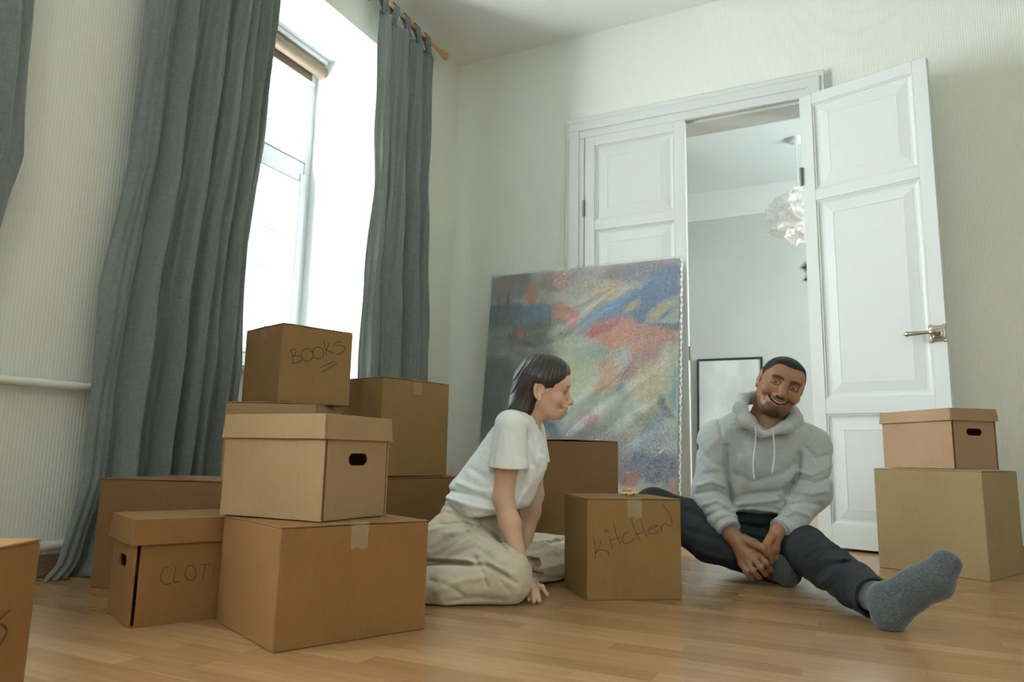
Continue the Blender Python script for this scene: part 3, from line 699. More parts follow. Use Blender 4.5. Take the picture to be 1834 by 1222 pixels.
# ------------------------------------------------------------------ painting in bubble wrap, leaning on the door
# patches of paint: place, half sizes, angle, colour
BLOBS = [(0.108,0.947,0.122,0.071,0,0.207,0.25,0.297),(0.683,0.966,0.291,0.055,0,0.397,0.314,0.341),(0.417,0.951,0.034,0.034,0,0.555,0.337,0.31),(0.789,0.958,0.062,0.033,0,0.339,0.339,0.426),(0.494,0.811,0.132,0.132,0,0.484,0.464,0.362),(0.577,0.915,0.098,0.039,0,0.53,0.463,0.344),(0.643,0.898,0.054,0.027,10,0.624,0.438,0.281),(0.513,0.868,0.055,0.028,0,0.582,0.546,0.414),(0.07,0.949,0.015,0.05,0,0.464,0.226,0.126),(0.126,0.954,0.01,0.049,0,0.406,0.2,0.128),(0.186,0.959,0.01,0.037,0,0.434,0.226,0.149),(0.25,0.918,0.026,0.052,0,0.594,0.329,0.178),(0.347,0.956,0.042,0.041,0,0.458,0.33,0.279),(0.399,0.961,0.03,0.032,0,0.577,0.337,0.276),(-0.002,0.864,0.01,0.202,0,0.248,0.186,0.375),(0.081,0.842,0.074,0.044,0,0.049,0.098,0.21),(0.157,0.82,0.167,0.05,0,0.065,0.147,0.294),(0.3,0.813,0.098,0.047,0,0.12,0.234,0.35),(0.117,0.853,0.007,0.069,0,0.179,0.088,0.088),(0.055,0.861,0.007,0.058,0,0.215,0.112,0.112),(0.409,0.819,0.039,0.049,0,0.633,0.28,0.12),(0.083,0.583,0.131,0.269,0,0.119,0.15,0.128),(0.085,0.685,0.114,0.085,0,0.258,0.286,0.24),(0.271,0.737,0.144,0.058,6,0.12,0.12,0.103),(0.182,0.741,0.019,0.027,0,0.409,0.138,0.058),(0.071,0.583,0.084,0.066,0,0.099,0.127,0.089),(0.161,0.523,0.076,0.03,0,0.086,0.17,0.17),(0.04,0.417,0.072,0.141,0,0.08,0.1,0.08),(0.408,0.748,0.056,0.044,0,0.343,0.37,0.267),(0.349,0.626,0.101,0.065,0,0.295,0.305,0.239),(0.482,0.82,0.018,0.02,0,0.793,0.125,0.167),(0.474,0.777,0.018,0.017,0,0.752,0.143,0.143),(0.689,0.816,0.136,0.048,20,0.095,0.247,0.516),(0.894,0.881,0.134,0.061,30,0.129,0.282,0.54),(0.856,0.791,0.095,0.031,15,0.087,0.228,0.453),(0.954,0.917,0.069,0.042,30,0.191,0.314,0.552),(0.937,0.746,0.064,0.02,-5,0.079,0.141,0.257),(0.768,0.828,0.041,0.018,35,0.722,0.512,0.287),(0.916,0.812,0.074,0.021,35,0.694,0.593,0.392),(0.682,0.736,0.099,0.058,-10,0.763,0.294,0.186),(0.797,0.715,0.136,0.043,-8,0.787,0.323,0.192),(0.888,0.703,0.084,0.051,0,0.777,0.344,0.225),(0.86,0.653,0.069,0.071,0,0.697,0.325,0.236),(0.628,0.756,0.059,0.018,25,0.644,0.118,0.124),(0.851,0.61,0.094,0.036,25,0.566,0.208,0.27),(0.802,0.572,0.062,0.024,20,0.456,0.084,0.124),(0.504,0.646,0.098,0.074,0,0.595,0.595,0.406),(0.568,0.668,0.064,0.053,0,0.485,0.568,0.459),(0.488,0.558,0.065,0.063,0,0.569,0.569,0.319),(0.595,0.555,0.074,0.062,20,0.624,0.609,0.417),(0.667,0.601,0.035,0.035,0,0.743,0.418,0.224),(0.659,0.537,0.054,0.022,25,0.744,0.389,0.208),(0.902,0.519,0.111,0.109,0,0.717,0.622,0.379),(0.959,0.623,0.048,0.055,0,0.745,0.663,0.528),(0.979,0.547,0.029,0.088,0,0.698,0.665,0.476),(0.734,0.491,0.026,0.042,20,0.204,0.325,0.335),(0.601,0.446,0.154,0.071,0,0.591,0.636,0.533),(0.942,0.447,0.015,0.05,25,0.163,0.234,0.308),(0.985,0.502,0.015,0.068,0,0.303,0.568,0.628),(0.796,0.437,0.045,0.035,0,0.706,0.756,0.673),(0.562,0.396,0.048,0.034,40,0.618,0.313,0.357),(0.391,0.369,0.029,0.061,45,0.079,0.209,0.395),(0.478,0.365,0.045,0.04,0,0.59,0.62,0.575),(0.808,0.363,0.107,0.039,10,0.576,0.621,0.547),(0.896,0.378,0.038,0.053,-35,0.338,0.382,0.455),(0.769,0.344,0.04,0.024,0,0.629,0.435,0.387),(0.836,0.407,0.02,0.039,30,0.517,0.504,0.282),(0.888,0.309,0.132,0.038,0,0.575,0.59,0.635),(0.87,0.247,0.132,0.056,8,0.139,0.152,0.292),(0.965,0.224,0.056,0.046,0,0.178,0.185,0.319),(0.784,0.199,0.049,0.037,20,0.455,0.156,0.084),(0.998,0.18,0.027,0.041,0,0.727,0.377,0.252),(0.61,0.279,0.122,0.098,0,0.345,0.293,0.255),(0.4,0.238,0.211,0.12,0,0.174,0.196,0.189)]
PWD, PHT = 1.198, 1.560
def painting():
    lean = math.atan2(.16, 1.55)
    root = tag(empty('wrapped_painting', (-2.12, 3.79, .003)), 'large abstract painting in bubble wrap leaning against the closed door leaf', 'painting')
    Rm = Matrix.Rotation(-lean, 4, 'X')
    nx, nz = 260, 340
    S, T = np.meshgrid(np.linspace(0, 1, nx), np.linspace(0, 1, nz))     # T = 0 at the bottom
    rg = np.random.default_rng(4)
    def fbm(fx, fz, seed, oct=4):
        r = np.random.default_rng(seed); out = np.zeros_like(S)
        for o in range(oct):
            n = 2**o; gx, gz = int(fx*n)+2, int(fz*n)+2
            G = r.random((gz+1, gx+1)); xs, zs = S*(gx-1), T*(gz-1)
            i, j = xs.astype(int), zs.astype(int); a, b = xs-i, zs-j
            a, b = a*a*(3-2*a), b*b*(3-2*b)
            out += (G[j, i]*(1-a)*(1-b)+G[j, i+1]*a*(1-b)+G[j+1, i]*(1-a)*b+G[j+1, i+1]*a*b)/n
        return out/1.9
    wob1, wob2 = fbm(9, 11, 1)-.5, fbm(8, 12, 2)-.5
    s, t = S+.050*wob1+.02*(fbm(30, 40, 3)-.5), T+.045*wob2+.02*(fbm(28, 36, 5)-.5)
    C = np.zeros((nz, nx, 3)); C[:] = (.60, .60, .50)
    def blob(cs, ct, rs, rt, ang, col, soft=.18, al=1.0):
        ca, sa = math.cos(math.radians(ang)), math.sin(math.radians(ang))
        dx, dz = (s-cs), (t-ct)*PHT/PWD
        u, v = dx*ca+dz*sa, -dx*sa+dz*ca
        d = np.sqrt((u/rs)**2+(v/rt)**2)
        a_ = np.clip((1-d)/soft+.5, 0, 1)[..., None]*al
        C[:] = C*(1-a_)+np.array(col)*a_
    for q in BLOBS: blob(q[0], q[1], q[2]*1.3, q[3]*1.3, q[4], q[5:8], .55, .92)
    C *= (1+.30*(fbm(40, 14, 7)-.5)[..., None]+.25*(fbm(10, 60, 8)-.5)[..., None])
    C = np.clip(C, 0.02, .95)
    # canvas block
    bm = bmesh.new(); box_bm(bm, (0, .0015, 0), (PWD, .035, PHT), .003); bm.transform(Rm)
    from_bm('canvas', bm, mat('canvas_back', (.55, .50, .42), .8, .2), root)
    V = np.stack([S*PWD, .0012*(fbm(60, 60, 9)-.5)-.0015, T*PHT], -1).reshape(-1, 3)
    V = (np.array(Rm.to_3x3()) @ V.T).T
    F = [(j*nx+i, j*nx+i+1, (j+1)*nx+i+1, (j+1)*nx+i) for j in range(nz-1) for i in range(nx-1)]
    me = bpy.data.meshes.new('paint_layer'); me.from_pydata(V.tolist(), [], F)
    ca = me.color_attributes.new('paint', 'FLOAT_COLOR', 'POINT')
    ca.data.foreach_set('color', np.concatenate([C.reshape(-1, 3), np.ones((nx*nz, 1))], 1).astype(np.float32).ravel())
    mp = mat('oil_paint', (.5, .5, .5), .55, .4, bump=(120, .3, .001)); vc = mp.node_tree.nodes.new('ShaderNodeVertexColor'); vc.layer_name = 'paint'
    mp.node_tree.links.new(vc.outputs[0], mp.node_tree.nodes['Principled BSDF'].inputs['Base Color'])
    link('paint_layer', me, mp, root, 179)
    # bubble wrap: clear film with small domes, taut diagonal creases
    nx, nz = 240, 310
    S, T = np.meshgrid(np.linspace(-.006, 1.012, nx), np.linspace(-.0, 1.006, nz))
    y = -.012-.003*np.sin(S*17+T*9)
    rg = np.random.default_rng(11)
    for k in range(26):
        c0 = rg.uniform(-.4, 1.0); ang = rg.uniform(.48, .62); wd_ = rg.uniform(.006, .014); dp = rg.uniform(.006, .016); s0 = rg.uniform(.5, .85); ln = rg.uniform(.15, .4)
        d = T-(c0+ang*S); y += -dp*np.exp(-(d/wd_)**2)*np.exp(-((S-s0)/ln)**2)
    for tt, s0, ln, dp in ((.885, .36, .26, .010), (.875, .42, .18, .008), (.70, .33, .20, .012), (.695, .40, .15, .009), (.60, .2, .2, .006)):
        d = T-(tt+.03*np.sin(S*11)); y += -dp*np.exp(-(d/.007)**2)*np.exp(-((S-s0)/ln)**2)
    y += .004*np.sin(T*150+3*np.sin(T*31))*np.clip((S-.99)/.02, 0, 1)
    V = np.stack([S*PWD+.004*np.sin(T*170)*np.clip((S-.985)/.02, 0, 1), y, T*PHT], -1).reshape(-1, 3)
    V = (np.array(Rm.to_3x3()) @ V.T).T
    F = [(j*nx+i, j*nx+i+1, (j+1)*nx+i+1, (j+1)*nx+i) for j in range(nz-1) for i in range(nx-1)]
    me = bpy.data.meshes.new('bubble_wrap'); me.from_pydata(V.tolist(), [], F)
    m = bpy.data.materials.new('bubble_film'); m.use_nodes = True; nt = m.node_tree; N, L = nt.nodes, nt.links; N.clear()
    out = N.new('ShaderNodeOutputMaterial'); mx = N.new('ShaderNodeMixShader'); tr = N.new('ShaderNodeBsdfTransparent'); gl = N.new('ShaderNodeBsdfPrincipled')
    tr.inputs[0].default_value = (.95, .96, .96, 1)
    gl.inputs['Base Color'].default_value = (.70, .74, .73, 1); gl.inputs['Roughness'].default_value = .14; gl.inputs['Specular IOR Level'].default_value = .8
    tc = N.new('ShaderNodeTexCoord'); mpn = N.new('ShaderNodeMapping'); mpn.inputs['Scale'].default_value = (1, 0, 1); mpn.inputs['Rotation'].default_value = (0, .6, 0); L.new(tc.outputs['Object'], mpn.inputs['Vector'])
    vo = N.new('ShaderNodeTexVoronoi'); vo.inputs['Scale'].default_value = 90; vo.inputs['Randomness'].default_value = .45; L.new(mpn.outputs[0], vo.inputs['Vector'])
    dm = N.new('ShaderNodeMapRange'); dm.inputs[1].default_value = .0; dm.inputs[2].default_value = .48; dm.inputs[3].default_value = 1; dm.inputs[4].default_value = 0; L.new(vo.outputs['Distance'], dm.inputs[0])
    bp = N.new('ShaderNodeBump'); bp.inputs['Strength'].default_value = .9; bp.inputs['Distance'].default_value = .0045; L.new(dm.outputs[0], bp.inputs['Height']); L.new(bp.outputs[0], gl.inputs['Normal'])
    lw = N.new('ShaderNodeFresnel'); lw.inputs['IOR'].default_value = 1.45; L.new(bp.outputs[0], lw.inputs['Normal'])
    rg_ = N.new('ShaderNodeMapRange'); rg_.inputs[1].default_value = .22; rg_.inputs[2].default_value = .46; rg_.inputs[3].default_value = .03; rg_.inputs[4].default_value = .17; L.new(vo.outputs['Distance'], rg_.inputs[0])
    ad = N.new('ShaderNodeMath'); ad.operation = 'ADD'; ad.use_clamp = True; L.new(lw.outputs[0], ad.inputs[0]); L.new(rg_.outputs[0], ad.inputs[1])
    L.new(ad.outputs[0], mx.inputs[0]); L.new(tr.outputs[0], mx.inputs[1]); L.new(gl.outputs[0], mx.inputs[2]); L.new(mx.outputs[0], out.inputs[0])
    tag(link('bubble_wrap', me, m, root, 179), 'clear bubble wrap with taut diagonal creases')
    # wrap folded round the right edge
    bm = bmesh.new(); n = 170
    A = []; B = []
    for k in range(n):
        z = PHT*k/(n-1); q = .004*math.sin(k*1.9)+.003*math.sin(k*.77)
        A.append(bm.verts.new((PWD+.013+q, -.012, z))); B.append(bm.verts.new((PWD+.010+q*.6, .036, z)))
    for k in range(n-1): bm.faces.new((A[k], B[k], B[k+1], A[k+1]))
    bm.transform(Rm)
    from_bm('wrap_edge', bm, mat('wrap_edge_film', (.72, .76, .76), .35, .6), root)
painting()

# ------------------------------------------------------------------ things in the next room
M_BLACK = mat('black_frame', (.02, .02, .022), .4, .4)
fr = tag(empty('framed_picture', (-1.522, 7.10, .0)), 'black framed picture leaning on the wall of the next room', 'picture')
fx, fz = .625, 1.42; Rl = Matrix.Rotation(-math.atan2(.10, fz), 4, 'X')
for nm, lo, hi in (('frame_bar', (0, 0, 0), (.022, .03, fz)), ('frame_bar', (fx-.022, 0, 0), (fx, .03, fz)), ('frame_bar', (.022, 0, 0), (fx-.022, .03, .022)), ('frame_bar', (.022, 0, fz-.022), (fx-.022, .03, fz))):
    bm = bmesh.new(); box_bm(bm, lo, hi, .003); bm.transform(Rl); from_bm(nm, bm, M_BLACK, fr)
bm = bmesh.new(); box_bm(bm, (.02, .008, .02), (fx-.02, .02, fz-.02)); bm.transform(Rl)
mpic = mat('print_with_painted_reflection', (.60, .63, .62), .12, .6, noise=(3, .25, (1, 1, .5)), coat=.6)  # pale tone stands in for the bright curtain reflected in the glass
from_bm('print', bm, mpic, fr)
M_PAPER = mat('white_paper_petals', (.95, .95, .94), .7, .2)
_nb = M_PAPER.node_tree.nodes; _tl = _nb.new('ShaderNodeBsdfTranslucent'); _tl.inputs[0].default_value = (.95, .95, .94, 1); _ms = _nb.new('ShaderNodeMixShader'); _ms.inputs[0].default_value = .5
_ll = M_PAPER.node_tree.links; _ll.new(_nb['Principled BSDF'].outputs[0], _ms.inputs[1]); _ll.new(_tl.outputs[0], _ms.inputs[2]); _ll.new(_ms.outputs[0], _nb['Material Output'].inputs[0])
lamp = tag(empty('pendant_lamp', (-.447, 6.244, 2.43)), 'white cloud-like paper pendant lamp hanging in the next room', 'lamp')
bm = bmesh.new(); rr = random.Random(5)
for k in range(150):
    z = rr.uniform(-1, 1); a = rr.uniform(0, 6.283); q = math.sqrt(1-z*z); n = Vector((q*math.cos(a), q*math.sin(a), z))
    c = Vector((n.x*.23, n.y*.23, n.z*.17+.03)); sz = rr.uniform(.06, .095); u = n.orthogonal().normalized(); v = n.cross(u)
    tilt = (n+u*rr.uniform(-.7, .7)+v*rr.uniform(-.7, .7)).normalized(); u = tilt.orthogonal().normalized(); v = tilt.cross(u)
    cen = bm.verts.new(c-tilt*.015); m_ = 12; ring = []; ring2 = []
    for j in range(m_):
        t_ = 6.283*j/m_; r_ = sz*(1+.18*math.sin(3*t_+k)); h = .022*math.sin(4*t_+k*1.7)
        ring.append(bm.verts.new(c+(u*math.cos(t_)+v*math.sin(t_))*r_*.55+tilt*h*.4)); ring2.append(bm.verts.new(c+(u*math.cos(t_)+v*math.sin(t_))*r_+tilt*(h+.008)))
    for j in range(m_):
        i = (j+1) % m_; bm.faces.new((cen, ring[j], ring[i])); bm.faces.new((ring[j], ring2[j], ring2[i], ring[i]))
_nb['Principled BSDF'].inputs['Emission Color'].default_value = (1, .98, .94, 1); _nb['Principled BSDF'].inputs['Emission Strength'].default_value = .05
sh = from_bm('paper_shade', bm, M_PAPER, lamp, 179); sh['kind'] = 'stuff'
tube('cord', [(0, 0, .1), (0, 0, ZC-2.43-.03)], .004, M_WHITE, lamp, 8)
bm = bmesh.new(); tube_bm(bm, [(0, 0, ZC-2.43-.05), (0, 0, ZC-2.43-.03), (0, 0, ZC-2.43)], [.02, .06, .065], 20); from_bm('ceiling_rose', bm, M_WHITE, lamp, 40)
for k, (px, pz, s_, nm_) in enumerate(((-.462, 2.27, .055, 'upper black pointed wall ornament peeking out left of the open door leaf'), (-.448, 2.15, .05, 'lower black pointed wall ornament peeking out left of the open door leaf'))):
    bm = bmesh.new()
    f = [bm.verts.new((px+dx, YE-.004, pz+dz)) for dx, dz in ((-s_, 0), (-.1*s_, -.45*s_), (0, -s_), (.45*s_, -.1*s_), (s_, 0), (.1*s_, .45*s_), (0, s_), (-.45*s_, .1*s_))]
    fa = bm.faces.new(f); ex = bmesh.ops.extrude_face_region(bm, geom=[fa])
    for v in ex['geom']:
        if isinstance(v, bmesh.types.BMVert): v.co.y -= .012
    tag(from_bm('wall_ornament', bm, M_BLACK), nm_, 'ornament', 'black wall ornaments')

# ------------------------------------------------------------------ people: smooth implicit bodies turned into meshes
class Field:
    def __init__(s, lo, hi, h):
        s.lo = np.array(lo, float); s.h = h
        n = np.ceil((np.array(hi, float)-s.lo)/h).astype(int)+1
        s.ax = [(s.lo[i]+h*np.arange(n[i])).astype(np.float32) for i in range(3)]
        s.d = np.full(tuple(n), .06, np.float32); s.n = n
    def sub(s, lo, hi):
        a = np.clip(np.floor((np.array(lo)-s.lo)/s.h).astype(int), 0, s.n); b = np.clip(np.ceil((np.array(hi)-s.lo)/s.h).astype(int)+1, 0, s.n)
        sl = tuple(slice(a[i], b[i]) for i in range(3))
        X = s.ax[0][sl[0]][:, None, None]; Y = s.ax[1][sl[1]][None, :, None]; Z = s.ax[2][sl[2]][None, None, :]
        return sl, X, Y, Z, bool(np.all(b > a))
    def put(s, sl, d, k, op):
        o = s.d[sl]
        if op == 'u':
            if k > 0:
                q = np.maximum(k-np.abs(o-d), 0)/k; s.d[sl] = np.minimum(o, d)-q*q*k*.25
            else: s.d[sl] = np.minimum(o, d)
        elif op == 's':
            d = -d
            if k > 0:
                q = np.maximum(k-np.abs(o-d), 0)/k; s.d[sl] = np.maximum(o, d)+q*q*k*.25
            else: s.d[sl] = np.maximum(o, d)
    def cap(s, a, b, ra, rb, k=.02, op='u', lat=None, sc=1.0):
        """tapered capsule; lat = axis along which the section is sc times wider"""
        a = np.array(a, float); b = np.array(b, float); r = max(ra, rb)*max(sc, 1)+k+.012
        sl, X, Y, Z, ok = s.sub(np.minimum(a, b)-r, np.maximum(a, b)+r)
        if not ok: return s
        ab = b-a; L2 = float(ab@ab)+1e-12
        px, py, pz = X-np.float32(a[0]), Y-np.float32(a[1]), Z-np.float32(a[2])
        t = np.clip((px*ab[0]+py*ab[1]+pz*ab[2])/L2, 0, 1).astype(np.float32)
        ox, oy, oz = px-t*ab[0], py-t*ab[1], pz-t*ab[2]
        q = ox*ox+oy*oy+oz*oz
        if lat is not None:
            c = ox*lat[0]+oy*lat[1]+oz*lat[2]; q = np.maximum(q-c*c*(1-1/(sc*sc)), 0)
        d = np.sqrt(q)-(ra+(rb-ra)*t)
        s.put(sl, d.astype(np.float32), k, op); return s
    def chain(s, pts, rs, k=.012, op='u', lat=None, sc=1.0):
        for i in range(len(pts)-1): s.cap(pts[i], pts[i+1], rs[i], rs[i+1], k if i == 0 else min(k, .006), op, lat, sc)
        return s
    def ell(s, c, r, R=None, k=.02, op='u'):
        """ellipsoid; R rows = its three axes"""
        c = np.array(c, float); R = np.eye(3) if R is None else np.array(R, float); m = max(r)+k+.012
        sl, X, Y, Z, ok = s.sub(c-m, c+m)
        if not ok: return s
        px, py, pz = X-np.float32(c[0]), Y-np.float32(c[1]), Z-np.float32(c[2])
        k0 = 0; k1 = 0
        for i in range(3):
            q = px*R[i][0]+py*R[i][1]+pz*R[i][2]; k0 = k0+(q/r[i])**2; k1 = k1+(q/(r[i]*r[i]))**2
        k0 = np.sqrt(k0); k1 = np.sqrt(k1)+1e-9
        s.put(sl, (k0*(k0-1)/k1).astype(np.float32), k, op); return s
    def plane(s, p, n, k=0.0):
        """keep the side the normal points away from"""
        n = np.array(n, float); n /= np.linalg.norm(n); p = np.array(p, float)
        d = (s.ax[0][:, None, None]-p[0])*n[0]+(s.ax[1][None, :, None]-p[1])*n[1]+(s.ax[2][None, None, :]-p[2])*n[2]
        s.put((slice(None),)*3, -d.astype(np.float32), k, 's'); return s
    def coords(s):
        return np.broadcast_arrays(s.ax[0][:, None, None], s.ax[1][None, :, None], s.ax[2][None, None, :])
    def near(s, m=.03):
        return np.abs(s.d) < m
    def displace(s, fn, m=.03):
        """fn(points Nx3) -> offset added to the surface (positive = outwards)"""
        k = s.near(m); i = np.argwhere(k); P = np.stack([s.ax[0][i[:, 0]], s.ax[1][i[:, 1]], s.ax[2][i[:, 2]]], 1).astype(float)
        s.d[k] -= fn(P).astype(np.float32); return s
    def mesh(s, smooth=1):
        f = s.d; neg = f < 0
        c = np.zeros(tuple(np.array(f.shape)-1), np.int8)
        for a in (0, 1):
            for b in (0, 1):
                for e in (0, 1): c += neg[a:f.shape[0]-1+a, b:f.shape[1]-1+b, e:f.shape[2]-1+e]
        m = (c > 0) & (c < 8); I = np.argwhere(m); idx = np.full(m.shape, -1, np.int64); idx[m] = np.arange(len(I))
        pos = np.zeros((len(I), 3)); cnt = np.zeros(len(I)); i, j, k = I.T
        cor = [(a, b, e) for a in (0, 1) for b in (0, 1) for e in (0, 1)]
        for A in cor:
            for ax in range(3):
                if A[ax]: continue
                B = list(A); B[ax] = 1
                fa = f[i+A[0], j+A[1], k+A[2]]; fb = f[i+B[0], j+B[1], k+B[2]]; x = (fa < 0) != (fb < 0)
                t = np.where(x, fa/np.where(x, fa-fb, 1), 0)
                p = np.array(A, float)[None, :].repeat(len(I), 0); p[:, ax] += t; pos += p*x[:, None]; cnt += x
        V = s.lo+(I+pos/cnt[:, None])*s.h
        Q = []
        for ax in range(3):
            o1, o2 = [(1, 2), (2, 0), (0, 1)][ax]
            sa = [slice(None)]*3; sb = [slice(None)]*3; sa[ax] = slice(0, -1); sb[ax] = slice(1, None)
            x = neg[tuple(sa)] != neg[tuple(sb)]; E = np.argwhere(x)
            ok = (E[:, o1] > 0) & (E[:, o2] > 0) & (E[:, o1] < f.shape[o1]-1) & (E[:, o2] < f.shape[o2]-1); E = E[ok]
            if not len(E): continue
            fl = neg[E[:, 0], E[:, 1], E[:, 2]]
            def g(d1, d2):
                q = E.copy(); q[:, o1] += d1; q[:, o2] += d2; return idx[q[:, 0], q[:, 1], q[:, 2]]
            q = np.stack([g(-1, -1), g(0, -1), g(0, 0), g(-1, 0)], 1); q[~fl] = q[~fl][:, ::-1]; Q.append(q)
        Q = np.concatenate(Q)
        us, inv = np.unique(Q, return_inverse=True); V = V[us]; Q = inv.reshape(Q.shape)
        for _ in range(smooth):
            acc = np.zeros_like(V); n = np.zeros(len(V))
            for a, b in ((0, 1), (1, 2), (2, 3), (3, 0)):
                np.add.at(acc, Q[:, a], V[Q[:, b]]); np.add.at(n, Q[:, a], 1); np.add.at(acc, Q[:, b], V[Q[:, a]]); np.add.at(n, Q[:, b], 1)
            V = V*.5+.5*acc/np.maximum(n, 1)[:, None]
        return V, Q
def mesh_obj(name, parts, m, parent=None, cols=None):
    """parts: list of (V, Q); cols: matching list of Nx3 colours"""
    VV, QQ, n = [], [], 0
    for V, Q in parts: VV.append(V); QQ.append(Q+n); n += len(V)
    V = np.concatenate(VV); Q = np.concatenate(QQ)
    if parent is not None: V = V-np.array(parent.location)
    me = bpy.data.meshes.new(name)
    me.vertices.add(len(V)); me.vertices.foreach_set('co', V.astype(np.float32).ravel())
    me.loops.add(len(Q)*4); me.loops.foreach_set('vertex_index', Q.astype(np.int32).ravel())
    me.polygons.add(len(Q)); me.polygons.foreach_set('loop_start', np.arange(0, len(Q)*4, 4, dtype=np.int32))
    me.update(calc_edges=True); me.validate()
    me.polygons.foreach_set('use_smooth', np.ones(len(me.polygons), bool))
    if cols is not None:
        c = np.concatenate(cols); ca = me.color_attributes.new('tint', 'FLOAT_COLOR', 'POINT')
        ca.data.foreach_set('color', np.concatenate([c, np.ones((len(c), 1))], 1).astype(np.float32).ravel())
    return link(name, me, m, parent)
def tinted(m):
    vc = m.node_tree.nodes.new('ShaderNodeVertexColor'); vc.layer_name = 'tint'
    m.node_tree.links.new(vc.outputs[0], m.node_tree.nodes['Principled BSDF'].inputs['Base Color']); return m
_R = np.array(CR); _U = np.array(CU); _Fv = np.array(CF)
def uv(P):
    q = P-np.array([0, 0, CAM_H]); z = q@_Fv; return 917+1286.8*(q@_R)/z, 611-1286.8*(q@_U)/z
def seg_dist(u, v, pts):
    d = np.full(u.shape, 1e9)
    for (a, b), (c, e) in zip(pts, pts[1:]):
        L2 = (c-a)**2+(e-b)**2+1e-9; t = np.clip(((u-a)*(c-a)+(v-b)*(e-b))/L2, 0, 1); d = np.minimum(d, np.hypot(u-a-t*(c-a), v-b-t*(e-b)))
    return d
def creases(lst):
    """cloth folds: (polyline, width, height); height < 0 cuts a groove"""
    def fn(P):
        u, v = uv(P); o = np.zeros(len(P))
        for pts, wd, ht in lst: o += ht*np.exp(-(seg_dist(u, v, pts)/wd)**2)
        return o
    return fn
def ripple(seed, scale, amp, n=5, stretch=(1, 1, 1)):
    r = np.random.default_rng(seed); K = r.normal(size=(n, 3))*scale*np.array(stretch); ph = r.uniform(0, 6.28, n); W = r.normal(size=(n, 3))*scale*.5; pw = r.uniform(0, 6.28, n)
    def fn(P):
        o = 0
        for i in range(n): o = o+(1-np.abs(np.sin(P@K[i]+ph[i]+1.3*np.sin(P@W[i]+pw[i]))))**2
        return amp*(o/n-.33)
    return fn
def nrm(v): v = np.array(v, float); return v/np.linalg.norm(v)

